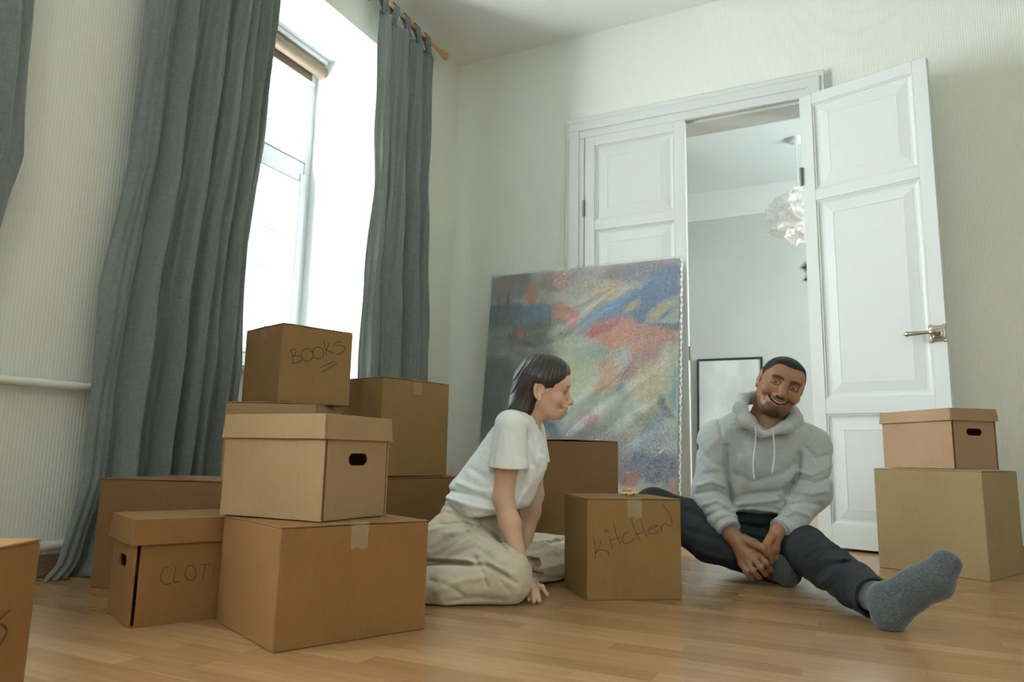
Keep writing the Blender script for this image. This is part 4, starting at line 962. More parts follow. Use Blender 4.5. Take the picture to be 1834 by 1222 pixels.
def head_field(h, smile, male):
    """head around the origin: x to the person's left, y out of the face, z up; eyes at z = 0"""
    f = Field((-.095, -.125, -.235), (.095, .135, .125), h)
    if male:
        f.ell((0, -.012, .022), (.0725, .093, .071), k=0); f.ell((0, .026, -.022), (.061, .062, .085), k=.03)
        f.ell((0, .033, -.074), (.044, .046, .036), k=.025); f.ell((0, .067, -.098), (.019, .018, .017), k=.022)
    else:
        f.ell((0, -.002, .030), (.072, .084, .075), k=0); f.ell((0, .026, -.020), (.059, .062, .078), k=.03)
        f.ell((0, .036, -.066), (.042, .046, .033), k=.022); f.ell((0, .071, -.081), (.016, .0165, .0155), k=.020)
    for s in (-1, 1):
        f.cap((s*.049, -.005, -.042), (s*.028, .052, -.090 if male else -.080), .017, .013, .025)
        f.ell((s*.043, .056, -.028), (.022, .019, .018) if male else (.019, .016, .016), k=.02)
    f.cap((-.034, .074, .019), (.034, .074, .019), .012 if male else .010, .012 if male else .010, .022)
    f.ell((0, .067, .040), (.05, .02, .032), k=.03)
    for s in (-1, 1):
        f.ell((s*.031, .092, .001), (.0195, .0145, .0115), k=.011, op='s')
        f.ell((s*.031, .0715, .0), (.0178, .0150, .0135), k=.005)
        if male: f.cap((s*.018, .088, -.0135), (s*.044, .077, -.011), .0022, .0018, .006, op='s')
    f.cap((0, .080, .006), (0, .104, -.031), .0090 if male else .0078, .0110 if male else .0095, .011)
    f.ell((0, .106, -.0355), (.0130 if male else .0105, .0105, .0090), k=.007)
    nw = .0165 if male else .0128
    for s in (-1, 1): f.ell((s*nw, .0925, -.040), (.0088 if male else .0075, .011, .0075), k=.005)
    f.ell((0, .074, -.064), (.034 if male else .030, .024, .023), k=.016)
    if smile == 2:     # broad smile, teeth showing
        L = [(-.037, .067, -.050), (-.022, .0855, -.0605), (0, .0930, -.0655), (.022, .0855, -.0605), (.037, .067, -.050)]
        f.chain([(x, y+.002, z+.0075) for x, y, z in L], [.003, .0045, .0048, .0045, .003], .005)
        f.chain([(x*.93, y+.001, z-.0095) for x, y, z in L], [.003, .0058, .0065, .0058, .003], .005)
        for dy in (.010, .004, -.003, -.009):
            f.chain([(x*.97, y+dy, z) for x, y, z in L], [.0012, .0048, .0062, .0048, .0012], .0015, op='s')
        for s in (-1, 1):
            f.ell((s*.045, .058, -.036), (.019, .019, .017), k=.012)
            f.cap((s*.0205, .0955, -.040), (s*.0425, .0715, -.054), .0042, .0042, .007, op='s'); f.cap((s*.0425, .0715, -.054), (s*.043, .066, -.068), .0042, .0025, .007, op='s')
    else:
        L = [(-.027, .071, -.0565), (-.014, .0855, -.0620), (0, .0895, -.0630), (.014, .0855, -.0620), (.027, .071, -.0565)]
        f.chain([(x, y+.0045, z+.0058) for x, y, z in L], [.002, .0048, .0052, .0048, .002], .004)
        f.chain([(x*.92, y+.003, z-.0068) for x, y, z in L], [.002, .0055, .0066, .0055, .002], .004)
        for dy in (.008, .001): f.chain([(x, y+dy, z) for x, y, z in L], [.0010, .0026, .0030, .0026, .0010], .0015, op='s')
        for s in (-1, 1): f.cap((s*.019, .092, -.041), (s*.035, .072, -.058), .0028, .0032, .008, op='s')
    for s in (-1, 1):
        f.ell((s*.0068, .0985, -.0470), (.0040, .0055, .0034), k=.002, op='s')
        f.ell((s*.0312, .0900, -.0005), (.0150, .0115, .0039 if male else .0048), k=.002, op='s')
        # ear: shell, rim and hollow
        ea = .18 if male else .42; ex = .0725 if male else .0765
        R_ = np.array([[math.cos(ea), s*math.sin(ea), 0], [-s*math.sin(ea), math.cos(ea), 0], [0, 0, 1.]])
        f.ell((s*ex, -.010, -.008), (.0070, .0170, .0285), R_, k=.006)
        f.ell((s*(ex+.008), -.008, -.005), (.0100, .0115, .0195), R_, k=.002, op='s')
        rim = [(s*(ex+.0015+(.003 if male else .0065)*max(0, -math.cos(t))), -.010+.0165*math.cos(t)-.004*math.sin(t), -.006+.029*math.sin(t)) for t in np.linspace(-.2, 4.1, 30)]
        f.chain(rim, [.0028]*30, .002)
        f.ell((s*(ex+.002), -.004, -.034), (.0055, .0075, .009), k=.005)
        f.ell((s*(ex+.0005), .004, -.012), (.0040, .0050, .007), k=.003)
    rn = .054 if male else .046
    f.cap((0, -.020, -.05), (0, -.040, -.24), rn, rn+.006, .028)
    return f
def head_tint(V, skin, lip, brow, smile, male, stubble=None):
    C = np.tile(np.array(skin, float), (len(V), 1)); x, y, z = V.T; ax = np.abs(x)
    def mix(w, col): C[:] = C*(1-w[:, None])+np.array(col)*w[:, None]
    fr = 1/(1+np.exp(-(y-.045)/.006))
    if stubble is not None:
        w = np.exp(-(ax/.026)**4)*np.exp(-((z+.106)/.017)**2)*fr*1.3+np.exp(-(ax/.026)**4)*np.exp(-((z+.0505-6*ax*ax)/.0050)**2)*fr*.8
        w = np.maximum(w, .35*fr*np.clip((-z-.055)/.03, 0, 1)); mix(np.clip(w, 0, .85), stubble)
    zl = -.0640+(11.0*ax*ax if smile == 2 else 8.5*ax*ax)
    up = .0125 if smile == 2 else .009; wl = np.exp(-np.clip(np.abs(z-zl)-up, 0, 1)**2/.0018**2)*np.exp(-np.clip(ax-(.034 if smile == 2 else .026), 0, 1)**2/.003**2)*(y > .060)
    mix(wl*.8, lip)
    if smile == 2: mix(np.exp(-((z-zl)/.0065)**2)*(ax < .036)*((y < .0905-14*ax*ax) & (y > .045)), (.045, .016, .014))
    zb = (.0165 if male else .0185)+.004*np.sin(np.clip((ax-.012)/.036, 0, 1)*3.14); mix(np.exp(-((z-zb)/(.0042 if male else .0030))**2)*((ax > .011) & (ax < .050) & (y > .05))*.9, brow)
    mix(np.exp(-((np.hypot((ax-.031)/.0165, (z+.0)/.0085)-1)/.22)**2)*(y > .07)*(.6 if male else .85), np.array(brow)*.8+np.array(skin)*.15)
    mix(np.exp(-((ax-.046)/.02)**2-((z+.03)/.016)**2)*(y > .03)*.22, np.array(skin)*np.array([1.15, .75, .72]))
    mix(np.exp(-((np.hypot(x, (z+.036)))/.013)**2)*(y > .09)*.25, np.array(skin)*np.array([1.15, .78, .75]))
    return C
def frame(fwd, up):
    y = nrm(fwd); x = nrm(np.cross(y, up)); z = np.cross(x, y); return np.stack([x, y, z], 1)     # columns; x = person's... right-handed
def eyeball(name, c, Rm, m, parent, gaze=(0, 1, 0), r=.0125):
    g = nrm(gaze); V, F, C = [], [], []
    a = nrm(np.cross(g, (0, 0, 1))); b = np.cross(a, g); n1, n2 = 20, 24
    for i in range(n1+1):
        t = math.pi*i/n1
        for j in range(n2):
            p = 2*math.pi*j/n2; bul = 1.03 if t < .42 else 1.0
            V.append(np.array(c)+Rm@(r*bul*(g*math.cos(t)+(a*math.cos(p)+b*math.sin(p))*math.sin(t))))
            C.append((.008, .006, .005) if t < .24 else (.045, .022, .011) if t < .50 else (.025, .014, .009) if t < .55 else (.55, .52, .49))
    for i in range(n1):
        for j in range(n2): F.append((i*n2+j, i*n2+(j+1) % n2, (i+1)*n2+(j+1) % n2, (i+1)*n2+j))
    return mesh_obj(name, [(np.array(V), np.array(F))], m, parent, [np.array(C, float)])
def hand_field(f, wrist, knuckles, mids, tips, thumb, r=.0088, wr=.026, lat=None, k=.010):
    kc = np.mean(knuckles, 0)
    for q in knuckles: f.cap(wrist, q, .017, .0125, .014)
    f.cap(np.array(wrist), kc, .020, .014, .012)
    for q, mds, t in zip(knuckles, mids, tips):
        mds = [np.array(m_) for m_ in (mds if isinstance(mds, list) else [mds])]
        pts = [np.array(q)]+mds+[np.array(t)]; rs = list(np.linspace(r*1.08, r*.80, len(pts))); f.chain(pts, rs, .006)
        f.ell(q, (r*1.25,)*3, k=.008)
    if thumb: f.chain(thumb, list(np.linspace(r*1.7, r*.95, len(thumb))), .010)
    return f

M_EYE = tinted(mat('eye', (.6, .6, .6), .08, .6, coat=.6))
M_TEETH = mat('teeth', (.56, .51, .43), .3, .5)

# ------------------------------------------------------------------ the woman
def woman():
    root = tag(empty('person', tuple(at(850, 1040, 2.30)*np.array([1, 1, 0]))), 'person in white T-shirt and cream trousers sitting sideways and leaning on both hands', 'person')
    SK = (.60, .385, .275)
    m_skin = tinted(mat('fair_skin', SK, .48, .4, sss=.12, bump=(500, .08, .0005)))
    ang = math.radians(13)
    fwd0 = _R*math.cos(ang)+_Fv*math.sin(ang); lat = nrm(_Fv*math.cos(ang)-_R*math.sin(ang)); lat = nrm(lat-_U*(lat@_U))   # lat: towards her left, away from the camera
    pitch = math.radians(9); hy = math.radians(1)
    fwd = nrm((_R*math.cos(hy)+_Fv*math.sin(hy))*math.cos(pitch)-_U*math.sin(pitch))
    Rh = frame(fwd, _U)
    if Rh[:, 0]@lat < 0: Rh[:, 0] *= 1
    HS = 1.0
    hc = at(969, 694, 2.42)
    f = head_field(.0019, 1, False); V, Q = f.mesh(); col = head_tint(V, SK, (.46, .20, .17), (.05, .032, .025), 1, False)
    # column 0 of the frame points to the person's right; mirror so that x runs to her left
    Rx = np.stack([-Rh[:, 0], Rh[:, 1], Rh[:, 2]], 1); Qh = Q[:, ::-1] if np.linalg.det(Rx) < 0 else Q
    hd = (hc+(Rx@(V*HS).T).T, Qh)
    parts = [hd]; cols = [col]
    # neck and upper chest
    nb = at(938, 772, 2.43); nk = hc+Rx@np.array([0, -.024, -.075])
    f = Field(np.minimum(nb, nk)-.17, np.maximum(nb, nk)+.17, .004)
    f.cap(nk, nb, .046, .052, 0); sp = nrm(at(945, 750, 2.43)-at(848, 925, 2.41)); th = nrm(np.cross(lat, sp))
    f.ell(at(918, 812, 2.42), (.066, .120, .10), np.stack([th, lat, sp]), k=.05)
    v_, q_ = f.mesh(); parts.append((v_, q_)); cols.append(np.tile(SK, (len(v_), 1)))
    # arms
    def arm(sh, el, wr, kn, mid, tip, thumb):
        pts = np.array([sh, el, wr, *kn, *tip]); f = Field(pts.min(0)-.06, pts.max(0)+.06, .0028)
        up = sh+(el-sh)*.5
        f.cap(sh, up, .041, .0385, 0); f.cap(up, el, .0385, .0315, .02); f.cap(el, el+(wr-el)*.32, .0315, .0320, .02); f.cap(el+(wr-el)*.32, wr, .0320, .0215, .02)
        hand_field(f, wr, kn, mid, tip, thumb, .0082)
        f.plane((0, 0, .0005), (0, 0, -1))
        v, q = f.mesh(); parts.append((v, q)); c = np.tile(SK, (len(v), 1)); parts_c = c; 
        for t in list(tip)+[thumb[-1]]:
            w = np.exp(-(np.linalg.norm(v-t, axis=1)/.011)**2)[:, None]*.4; c = c*(1-w)+np.array((.55, .27, .22))*w
        cols.append(c)
    g0 = lambda u, v, z: np.array(_ground(u, v, z))
    def _ground(u, v, z=0.0):
        d = _Fv+_R*(u-917)/1286.8-_U*(v-611)/1286.8; return np.array([0, 0, CAM_H])+d*((z-CAM_H)/d[2])
    kn = [g0(947, 1053, .026), g0(952, 1055, .028), g0(957, 1054, .029), g0(961, 1051, .027)]
    tp = [g0(948, 1075, .009), g0(956, 1078, .009), g0(966, 1077, .009), g0(980, 1066, .009)]
    md = [a*.5+b*.5+np.array([0, 0, .012]) for a, b in zip(kn, tp)]
    arm(at(914, 768, 2.275), at(901, 892, 2.27), g0(939, 1038, .055), kn, md, tp, [g0(950, 1042, .04), g0(968, 1044, .02), g0(985, 1049, .012)])
    wr2 = at(938, 985, 2.47); fl = np.array([0, 0, 1])
    kn = [wr2+np.array([.03, -.02+.02*i, -.05]) for i in range(4)]; tp = [k_+np.array([.05, 0, -.012]) for k_ in kn]; md = [k_*.5+t_*.5 for k_, t_ in zip(kn, tp)]
    arm(at(950, 775, 2.575), at(957, 885, 2.56), wr2, kn, md, tp, [wr2, wr2+np.array([.03, -.03, -.03]), wr2+np.array([.05, -.04, -.045])])
    # trunk under the clothes
    f = Field(at(850, 900, 2.42)-.27, at(850, 900, 2.42)+.27, .012)
    f.ell(at(872, 872, 2.42), (.08, .125, .10), np.stack([th, lat, sp]), k=0).ell(at(832, 985, 2.40), (.10, .14, .085), np.stack([_R, _Fv, np.array([0, 0, 1.])]), k=.05).plane((0, 0, .03), (0, 0, -1))
    v_, q_ = f.mesh(); parts.append((v_, q_)); cols.append(np.tile(SK, (len(v_), 1)))
    body = mesh_obj('body', parts, m_skin, root, cols)
    for s in (-1, 1): eyeball('eye', hc+Rx@np.array([s*.031, .0725, 0]), Rx, M_EYE, root, (0, 1, 0), .0122)
    bm = bmesh.new(); bmesh.ops.create_uvsphere(bm, u_segments=12, v_segments=8, radius=.003)
    e_ = from_bm('earring', bm, M_BRASS, root, 60); e_.location = hc+Rx@np.array([-.084, -.002, -.042])-np.array(root.location)

    # ---- T-shirt
    m_tee = mat('white_cotton', (.74, .765, .75), .85, .2, bump=(900, .1, .0006), sheen=.2)
    lo = np.array([at(780, 920, 2.4), at(990, 720, 2.45), at(930, 780, 2.2), at(950, 780, 2.68), at(780, 900, 2.25)])
    f = Field(lo.min(0)-.06, lo.max(0)+.06, .0038)
    A3 = np.stack([th, lat, sp])
    f.ell(at(915, 812, 2.42), (.098, .150, .135), A3, k=0)
    f.ell(at(880, 872, 2.41), (.112, .142, .13), A3, k=.05)
    f.ell(at(845, 895, 2.41), (.085, .145, .06), A3, k=.04)
    f.ell(at(948, 835, 2.41), (.045, .105, .075), A3, k=.05)
    f.ell(at(925, 880, 2.42), (.050, .110, .055), A3, k=.05)
    f.cap(at(938, 757, 2.42), at(914, 766, 2.285), .052, .050, .035); f.cap(at(942, 757, 2.44), at(950, 772, 2.575), .048, .048, .03)
    hem_n = nrm(at(905, 893, 2.255)-at(914, 768, 2.275))
    # hem of the shirt at the hips
    hp = at(850, 914, 2.40); hn = nrm(-_U*1.0+_R*.13*1.0); f.plane(hp, hn, .012)
    SLC = [([(893, 770), (886, 805), (882, 836)], 3, -.003), ([(905, 775), (905, 836)], 3, .003), ([(918, 775), (924, 836)], 3, -.003), ([(935, 770), (942, 836)], 3, .003), ([(925, 815), (945, 822)], 2.5, -.002)]
    # sleeves, cut square at the hem and open below
    def sleeve(sh, el, r0, r1, L, seed):
        dr = nrm(el-sh); e = sh+dr*L
        g = Field(np.minimum(sh, e)-.10, np.maximum(sh, e)+.10, .0030)
        g.cap(sh-dr*.01, e+dr*.05, r0, r1, 0); rr_ = ripple(seed, 30, .003); g.displace(rr_); g.displace(creases(SLC))
        g.plane(e, dr); g.cap(e-dr*.012, e+dr*.03, r1-.017, r1-.012, 0, op='s')
        return g
    slv = [sleeve(at(914, 768, 2.275), at(906, 892, 2.26), .051, .070, .122, 3), sleeve(at(950, 775, 2.575), at(962, 885, 2.56), .052, .062, .11, 4)]
    # V neck
    f.cap(at(945, 762, 2.43), at(966, 700, 2.43), .058, .075, .004, op='s')
    f.cap(at(956, 758, 2.425), at(967, 779, 2.42), .048, .012, .004, op='s'); f.cap(at(967, 779, 2.42), at(990, 770, 2.42), .012, .03, .004, op='s')
    fd = []
    fd += [([(930, 745), (940, 790), (952, 832)], 4, -.004), ([(944, 760), (956, 800), (962, 830)], 4, .004), ([(952, 775), (962, 810), (955, 860)], 5, -.004)]
    fd += [([(880, 800), (900, 830)], 8, -.003), ([(905, 735), (893, 780), (882, 832)], 4, -.004), ([(940, 838), (925, 875), (900, 905)], 6, -.006), ([(965, 820), (950, 870), (925, 905)], 6, .005)]
    fd += [([(800, 893), (840, 905), (890, 915)], 5, .006), ([(805, 880), (850, 888), (890, 900)], 5, -.006), ([(820, 865), (860, 880), (885, 880)], 5, .004), ([(845, 840), (870, 858), (882, 850)], 6, -.004)]
    fd += [([(885, 770), (898, 800), (900, 828)], 4, .003), ([(915, 745), (920, 790), (915, 828)], 5, .003), ([(905, 785), (912, 828)], 3, -.003), ([(935, 810), (945, 832)], 4, -.003)]
    rp = ripple(21, 34, .006); rp2 = ripple(22, 75, .0022); cf = creases(fd)
    f.displace(lambda P: rp(P)+rp2(P)+1.6*cf(P))
    mesh_obj('t_shirt', [f.mesh(), slv[0].mesh(), slv[1].mesh()], m_tee, root)

    # ---- trousers
    m_tr = mat('cream_linen', (.50, .445, .34), .85, .2, bump=(700, .15, .0008), noise=(5, .04), sheen=.15)
    key = [at(700, 1040, 2.0), at(1070, 1000, 2.75), at(800, 920, 2.2), at(780, 930, 2.6), at(940, 1060, 2.0)]
    lo = np.min(key, 0)-.08; hi = np.max(key, 0)+.08; lo[2] = -.012; hi[2] = .36
    f = Field(lo, hi, .0046); Zu = np.array([0, 0, 1.])
    f.ell(at(832, 992, 2.42), (.125, .165, .115), np.stack([_R, _Fv, Zu]), k=0)
    f.ell(at(842, 930, 2.42), (.102, .140, .075), A3, k=.05)
    f.ell(at(800, 985, 2.36), (.10, .12, .10), np.stack([_R, _Fv, Zu]), k=.05)
    f.cap(at(815, 980, 2.33), at(908, 1028, 2.125), .098, .074, .04); f.ell(at(905, 1038, 2.12), (.062, .07, .07), None, k=.03)
    f.cap(at(905, 1044, 2.12), at(800, 1052, 2.10), .066, .062, .025); f.cap(at(800, 1052, 2.10), at(690, 1050, 2.12), .062, .060, .02)
    f.cap(at(850, 985, 2.52), at(1035, 1000, 2.66), .088, .070, .04)
    f.cap(at(1040, 1003, 2.66), at(962, 1008, 2.46), .068, .066, .03)
    f.cap(at(990, 1015, 2.50), at(945, 1018, 2.42), .060, .060, .02, lat=Zu, sc=.8)
    f.plane((0, 0, .001), (0, 0, -1), .01)
    f.plane(at(850, 884, 2.40), nrm(_U*1.0-_R*.13))
    f.cap(at(950, 1022, 2.40), at(925, 1024, 2.36), .042, .05, .006, op='s')
    fd = [([(765, 1005), (830, 1010), (870, 1012), (905, 1030)], 4, -.010), ([(770, 1000), (835, 1003), (852, 1008)], 4, .006), ([(852, 1002), (866, 1030), (872, 1050)], 4, -.006),
          ([(845, 1010), (880, 1012), (915, 1030)], 4, .005), ([(790, 940), (830, 936), (852, 945), (860, 945)], 3, -.007), ([(770, 950), (800, 938), (840, 934)], 4, .005), ([(850, 915), (856, 930), (852, 944), (838, 948)], 2.5, .006),
          ([(852, 925), (880, 955), (905, 985)], 4, -.008), ([(800, 955), (840, 950), (870, 968)], 5, .004), ([(770, 985), (810, 962)], 4, -.004), ([(775, 1000), (820, 975)], 4, -.003), ([(800, 1000), (850, 980), (880, 1000)], 5, -.003),
          ([(780, 1060), (830, 1040), (870, 1035)], 5, .005), ([(770, 1040), (810, 1052), (830, 1068)], 4, -.005), ([(900, 1030), (925, 1045)], 3, -.004), ([(895, 1040), (915, 1062)], 3, -.003), ([(800, 1080), (850, 1070), (900, 1075)], 4, -.004),
          ([(930, 990), (960, 985), (1000, 970)], 3.5, -.003), ([(935, 975), (970, 968), (1010, 962)], 4, .004), ([(950, 1005), (1010, 995)], 4, -.003), ([(960, 1020), (1010, 1010)], 4, .004), ([(955, 1034), (1010, 1036)], 3, -.004),
          ([(795, 905), (830, 915), (860, 918)], 3, -.004), ([(800, 920), (835, 926)], 3, -.003)]
    rp = ripple(31, 30, .008); rp2 = ripple(32, 70, .0032); cf = creases(fd)
    f.displace(lambda P: (rp(P)+rp2(P)+1.5*cf(P))*np.clip(P[:, 2]/.02, .2, 1))
    f.plane((0, 0, .001), (0, 0, -1))
    mesh_obj('trousers', [f.mesh()], m_tr, root)

    # ---- hair: straight, dark, tucked behind the ear
    m_h = mat('dark_brown_hair', (.022, .015, .012), .33, .6, bump=(1, .0, .001))
    f = Field((-.115, -.20, -.25), (.115, .125, .145), .0026)
    f.ell((0, -.002, .033), (.0785, .0905, .0805), k=0)
    f.ell((0, .040, .060), (.056, .046, .040), k=.03)
    for s in (-1, 1):
        f.cap((s*.046, -.025, .03), (s*.050, -.056, -.08), .042, .028, .03, lat=np.array([0, 1., 0]), sc=1.15)
        f.cap((s*.050, -.056, -.08), (s*.048, -.075, -.155), .028, .018, .02, lat=np.array([0, 1., 0]), sc=1.3)
    f.cap((0, -.050, .0), (0, -.085, -.16), .045, .032, .03, lat=np.array([1., 0, 0]), sc=1.3)
    # open the face and the ears
    f.ell((0, .092, -.045), (.10, .075, .092), k=.004, op='s')
    f.ell((0, .105, .018), (.060, .042, .045), k=.010, op='s')
    for s in (-1, 1):
        f.ell((s*.085, .035, -.050), (.045, .050, .062), k=.004, op='s'); f.ell((s*.066, .088, .004), (.034, .052, .032), k=.006, op='s')
        f.cap((s*.098, -.010, -.004), (s*.090, -.006, -.05), .026, .020, .006, op='s')
    f.ell((0, .03, -.13), (.10, .075, .09), k=.006, op='s')
    def strands(P):
        x, y, z = P.T
        a = np.arctan2(z-.33, y-.05)
        return .0008*np.sin(a*120+1.2*np.sin(x*50)+1.5*np.sin(a*23))+.0006*np.sin(a*290+x*40)
    f.displace(strands, .02)
    v, q = f.mesh(); mesh_obj('hair', [(hc+(Rx@v.T).T, q[:, ::-1] if np.linalg.det(Rx) < 0 else q)], m_h, root)
woman()

# ------------------------------------------------------------------ the man
def man():
    root = tag(empty('person', tuple(at(1370, 1023, 2.72)*np.array([1, 1, 0]))), 'person in grey hoodie and dark jeans sitting on the floor, one leg stretched out, smiling', 'person')
    SK = (.27, .130, .068)
    m_skin = tinted(mat('brown_skin', SK, .42, .45, sss=.08, bump=(500, .08, .0005)))
    Zu = np.array([0, 0, 1.])
    roll = math.radians(22); yaw = math.radians(9)
    up = _U*math.cos(roll)+_R*math.sin(roll); rt = _R*math.cos(roll)-_U*math.sin(roll)
    em = at(1406, 690, 2.60); toc = nrm(np.array([0, 0, CAM_H])-em)
    fwd = nrm(toc*math.cos(yaw)+rt*math.sin(yaw)); up = nrm(up-fwd*(up@fwd))
    Rx = np.stack([np.cross(up, fwd)*-1, fwd, up], 1); Rx[:, 0] = np.cross(fwd, up)
    # x has to run to the viewer's right (the person's left)
    if Rx[:, 0]@_R < 0: Rx[:, 0] *= -1
    flip = np.linalg.det(Rx) < 0
    HS = 1.06
    hc = em-Rx@np.array([0, .085, 0])*HS
    f = head_field(.0018, 2, True); V, Q = f.mesh()
    col = head_tint(V, SK, (.20, .075, .055), (.012, .008, .006), 2, True, stubble=(.035, .018, .012))
    fq = lambda q: q[:, ::-1] if flip else q
    parts = [(hc+(Rx@(V*HS).T).T, fq(Q))]; cols = [col]
    nb = at(1368, 800, 2.70); nk = hc+Rx@np.array([0, -.03, -.09])*HS
    f = Field(np.minimum(nb, nk)-.16, np.maximum(nb, nk)+.16, .005); f.cap(nk, nb, .058, .066, 0); f.ell(at(1366, 850, 2.72), (.12, .07, .10), np.stack([_R, _Fv, _U]), k=.05)
    v_, q_ = f.mesh(); parts.append((v_, q_)); cols.append(np.tile(SK, (len(v_), 1)))
    # trunk and legs under the clothes
    f = Field(at(1370, 900, 2.70)-.34, at(1370, 900, 2.70)+.34, .010)
    for q in ((at(1366, 800, 2.73), at(1288, 790, 2.74), .04, .04), (at(1288, 790, 2.74), at(1273, 888, 2.70), .04, .034), (at(1273, 888, 2.70), at(1307, 952, 2.565), .034, .024), (at(1366, 800, 2.73), at(1452, 800, 2.71), .04, .04), (at(1452, 800, 2.71), at(1456, 882, 2.63), .04, .034), (at(1456, 882, 2.63), at(1394, 952, 2.55), .034, .023)): f.cap(*q, .03)
    f.ell(at(1366, 870, 2.75), (.12, .08, .12), np.stack([_R, _Fv, _U]), k=0).ell(at(1370, 975, 2.76), (.14, .10, .09), np.stack([_R, _Fv, _U]), k=.05).plane((0, 0, .03), (0, 0, -1))
    v_, q_ = f.mesh(); parts.append((v_, q_)); cols.append(np.tile(SK, (len(v_), 1)))
    # his right hand (picture left) closes round the left one
    W1 = at(1309, 955, 2.56)
    kn = [at(1329, 1010, 2.515), at(1339, 1007, 2.505), at(1350, 1001, 2.50), at(1360, 992, 2.50)]
    md = [[at(1337, 1024, 2.49), at(1344, 1035, 2.50)], [at(1349, 1022, 2.48), at(1357, 1033, 2.495)], [at(1362, 1016, 2.475), at(1370, 1028, 2.49)], [at(1372, 1008, 2.475), at(1379, 1020, 2.49)]]
    tp = [at(1349, 1038, 2.515), at(1362, 1036, 2.515), at(1375, 1031, 2.51), at(1383, 1025, 2.51)]
    el1 = at(1274, 893, 2.70)
    pts = np.array([W1, *kn, *tp, at(1290, 925, 2.62)])
    f = Field(pts.min(0)-.05, pts.max(0)+.05, .0020)
    f.cap(el1, W1, .036, .027, 0); f.ell(W1+(kn[1]-W1)*.1, (.030, .026, .026), None, k=.02)
    hand_field(f, W1+(kn[1]-W1)*.12, kn, md, tp, [at(1333, 966, 2.53), at(1351, 974, 2.495), at(1366, 982, 2.475), at(1374, 993, 2.475)], .0108)
    for a, b in zip(kn, kn[1:]): f.cap((a+b)/2+(md[0][0]-kn[0])*.15, (a+b)/2+(md[0][0]-kn[0])*.7, .0012, .0012, .004, op='s')
    f.plane((0, 0, .002), (0, 0, -1))
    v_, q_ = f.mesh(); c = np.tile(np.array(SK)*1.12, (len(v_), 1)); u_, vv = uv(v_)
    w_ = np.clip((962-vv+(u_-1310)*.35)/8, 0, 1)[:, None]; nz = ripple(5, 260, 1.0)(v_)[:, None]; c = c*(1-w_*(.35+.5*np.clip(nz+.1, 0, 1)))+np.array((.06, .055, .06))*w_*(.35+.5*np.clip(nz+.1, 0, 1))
    parts.append((v_, q_)); cols.append(c)
    # his left hand
    W2 = at(1392, 953, 2.545)
    kn = [at(1390, 984, 2.52), at(1383, 986, 2.515), at(1375, 987, 2.52), at(1368, 985, 2.53)]
    md = [[at(1391, 1000, 2.515), at(1388, 1012, 2.53)], [at(1383, 1003, 2.51), at(1379, 1014, 2.53)], [at(1373, 1003, 2.53), at(1367, 1012, 2.55)], [at(1363, 1000, 2.55), at(1357, 1006, 2.565)]]
    tp = [at(1384, 1020, 2.55), at(1374, 1020, 2.55), at(1362, 1016, 2.565), at(1353, 1010, 2.58)]
    el2 = at(1458, 890, 2.62)
    pts = np.array([W2, *kn, *tp, at(1420, 930, 2.57)]); f = Field(pts.min(0)-.05, pts.max(0)+.05, .0020)
    f.cap(el2, W2, .034, .026, 0)
    hand_field(f, W2, kn, md, tp, [at(1381, 962, 2.52), at(1373, 975, 2.495), at(1377, 992, 2.485), at(1381, 1008, 2.49)], .0095)
    v_, q_ = f.mesh(); parts.append((v_, q_)); cols.append(np.tile(np.array(SK)*1.12, (len(v_), 1)))
    mesh_obj('body', parts, m_skin, root, cols)
    gz = np.linalg.solve(Rx, toc)
    for s in (-1, 1): eyeball('eye', hc+Rx@(np.array([s*.031, .0720, 0])*HS), Rx, M_EYE, root, gz, .0125*HS)
    # teeth: a curved row
    bm = bmesh.new(); nt_ = 12
    for k in range(nt_):
        t = (k-(nt_-1)/2)/(nt_/2); x = t*.0275; y = .0875-13.0*x*x; z = -.0592+9.5*x*x
        sl_ = math.atan(-26*x); c_, s_ = math.cos(sl_), math.sin(sl_)
        P = [hc+Rx@(np.array([x+dx*c_-dy*s_, y+dx*s_+dy*c_, z+dz])*HS)-np.array(root.location) for dx in (-.00235, .00235) for dy in (-.005, 0) for dz in (-.0078*(1-.45*abs(t)), .003)]
        vs = [bm.verts.new(p) for p in P]
        for q in ((0, 1, 3, 2), (4, 6, 7, 5), (0, 4, 5, 1), (2, 3, 7, 6), (0, 2, 6, 4), (1, 5, 7, 3)): bm.faces.new([vs[i] for i in q])
    bmesh.ops.bevel(bm, geom=bm.edges[:], offset=.0005, segments=1, affect='EDGES')
    from_bm('teeth', bm, M_TEETH, root)
    # short hair
    m_h = mat('black_cropped_hair', (.010, .008, .007), .6, .3, bump=(900, .5, .001))
    f = Field((-.095, -.125, -.09), (.095, .11, .14), .0026)
    f.ell((0, -.012, .022), (.0755, .0965, .0755), k=0); f.ell((0, .050, .056), (.050, .033, .026), k=.03)
    f.ell((0, .105, -.006), (.070, .060, .061), k=.008, op='s'); f.ell((0, .02, -.085), (.12, .13, .075), k=.006, op='s')
    for s in (-1, 1): f.ell((s*.08, .055, -.01), (.030, .036, .055), k=.006, op='s'); f.ell((s*.088, -.008, -.012), (.022, .024, .034), k=.004, op='s')
    v, q = f.mesh(); mesh_obj('hair', [(hc+(Rx@(v*HS).T).T, fq(q))], m_h, root)

    # ---- hoodie
    m_ho = mat('grey_marl_fleece', (.36, .385, .38), .9, .15, noise=(260, .13), bump=(600, .15, .0008), sheen=.25)
    key = [at(1235, 700, 2.85), at(1500, 700, 2.6), at(1300, 960, 2.5), at(1440, 970, 2.5), at(1360, 930, 2.9), at(1500, 940, 2.85)]
    f = Field(np.min(key, 0)-.07, np.max(key, 0)+.07, .0042)
    A3 = np.stack([_R, _Fv, _U])
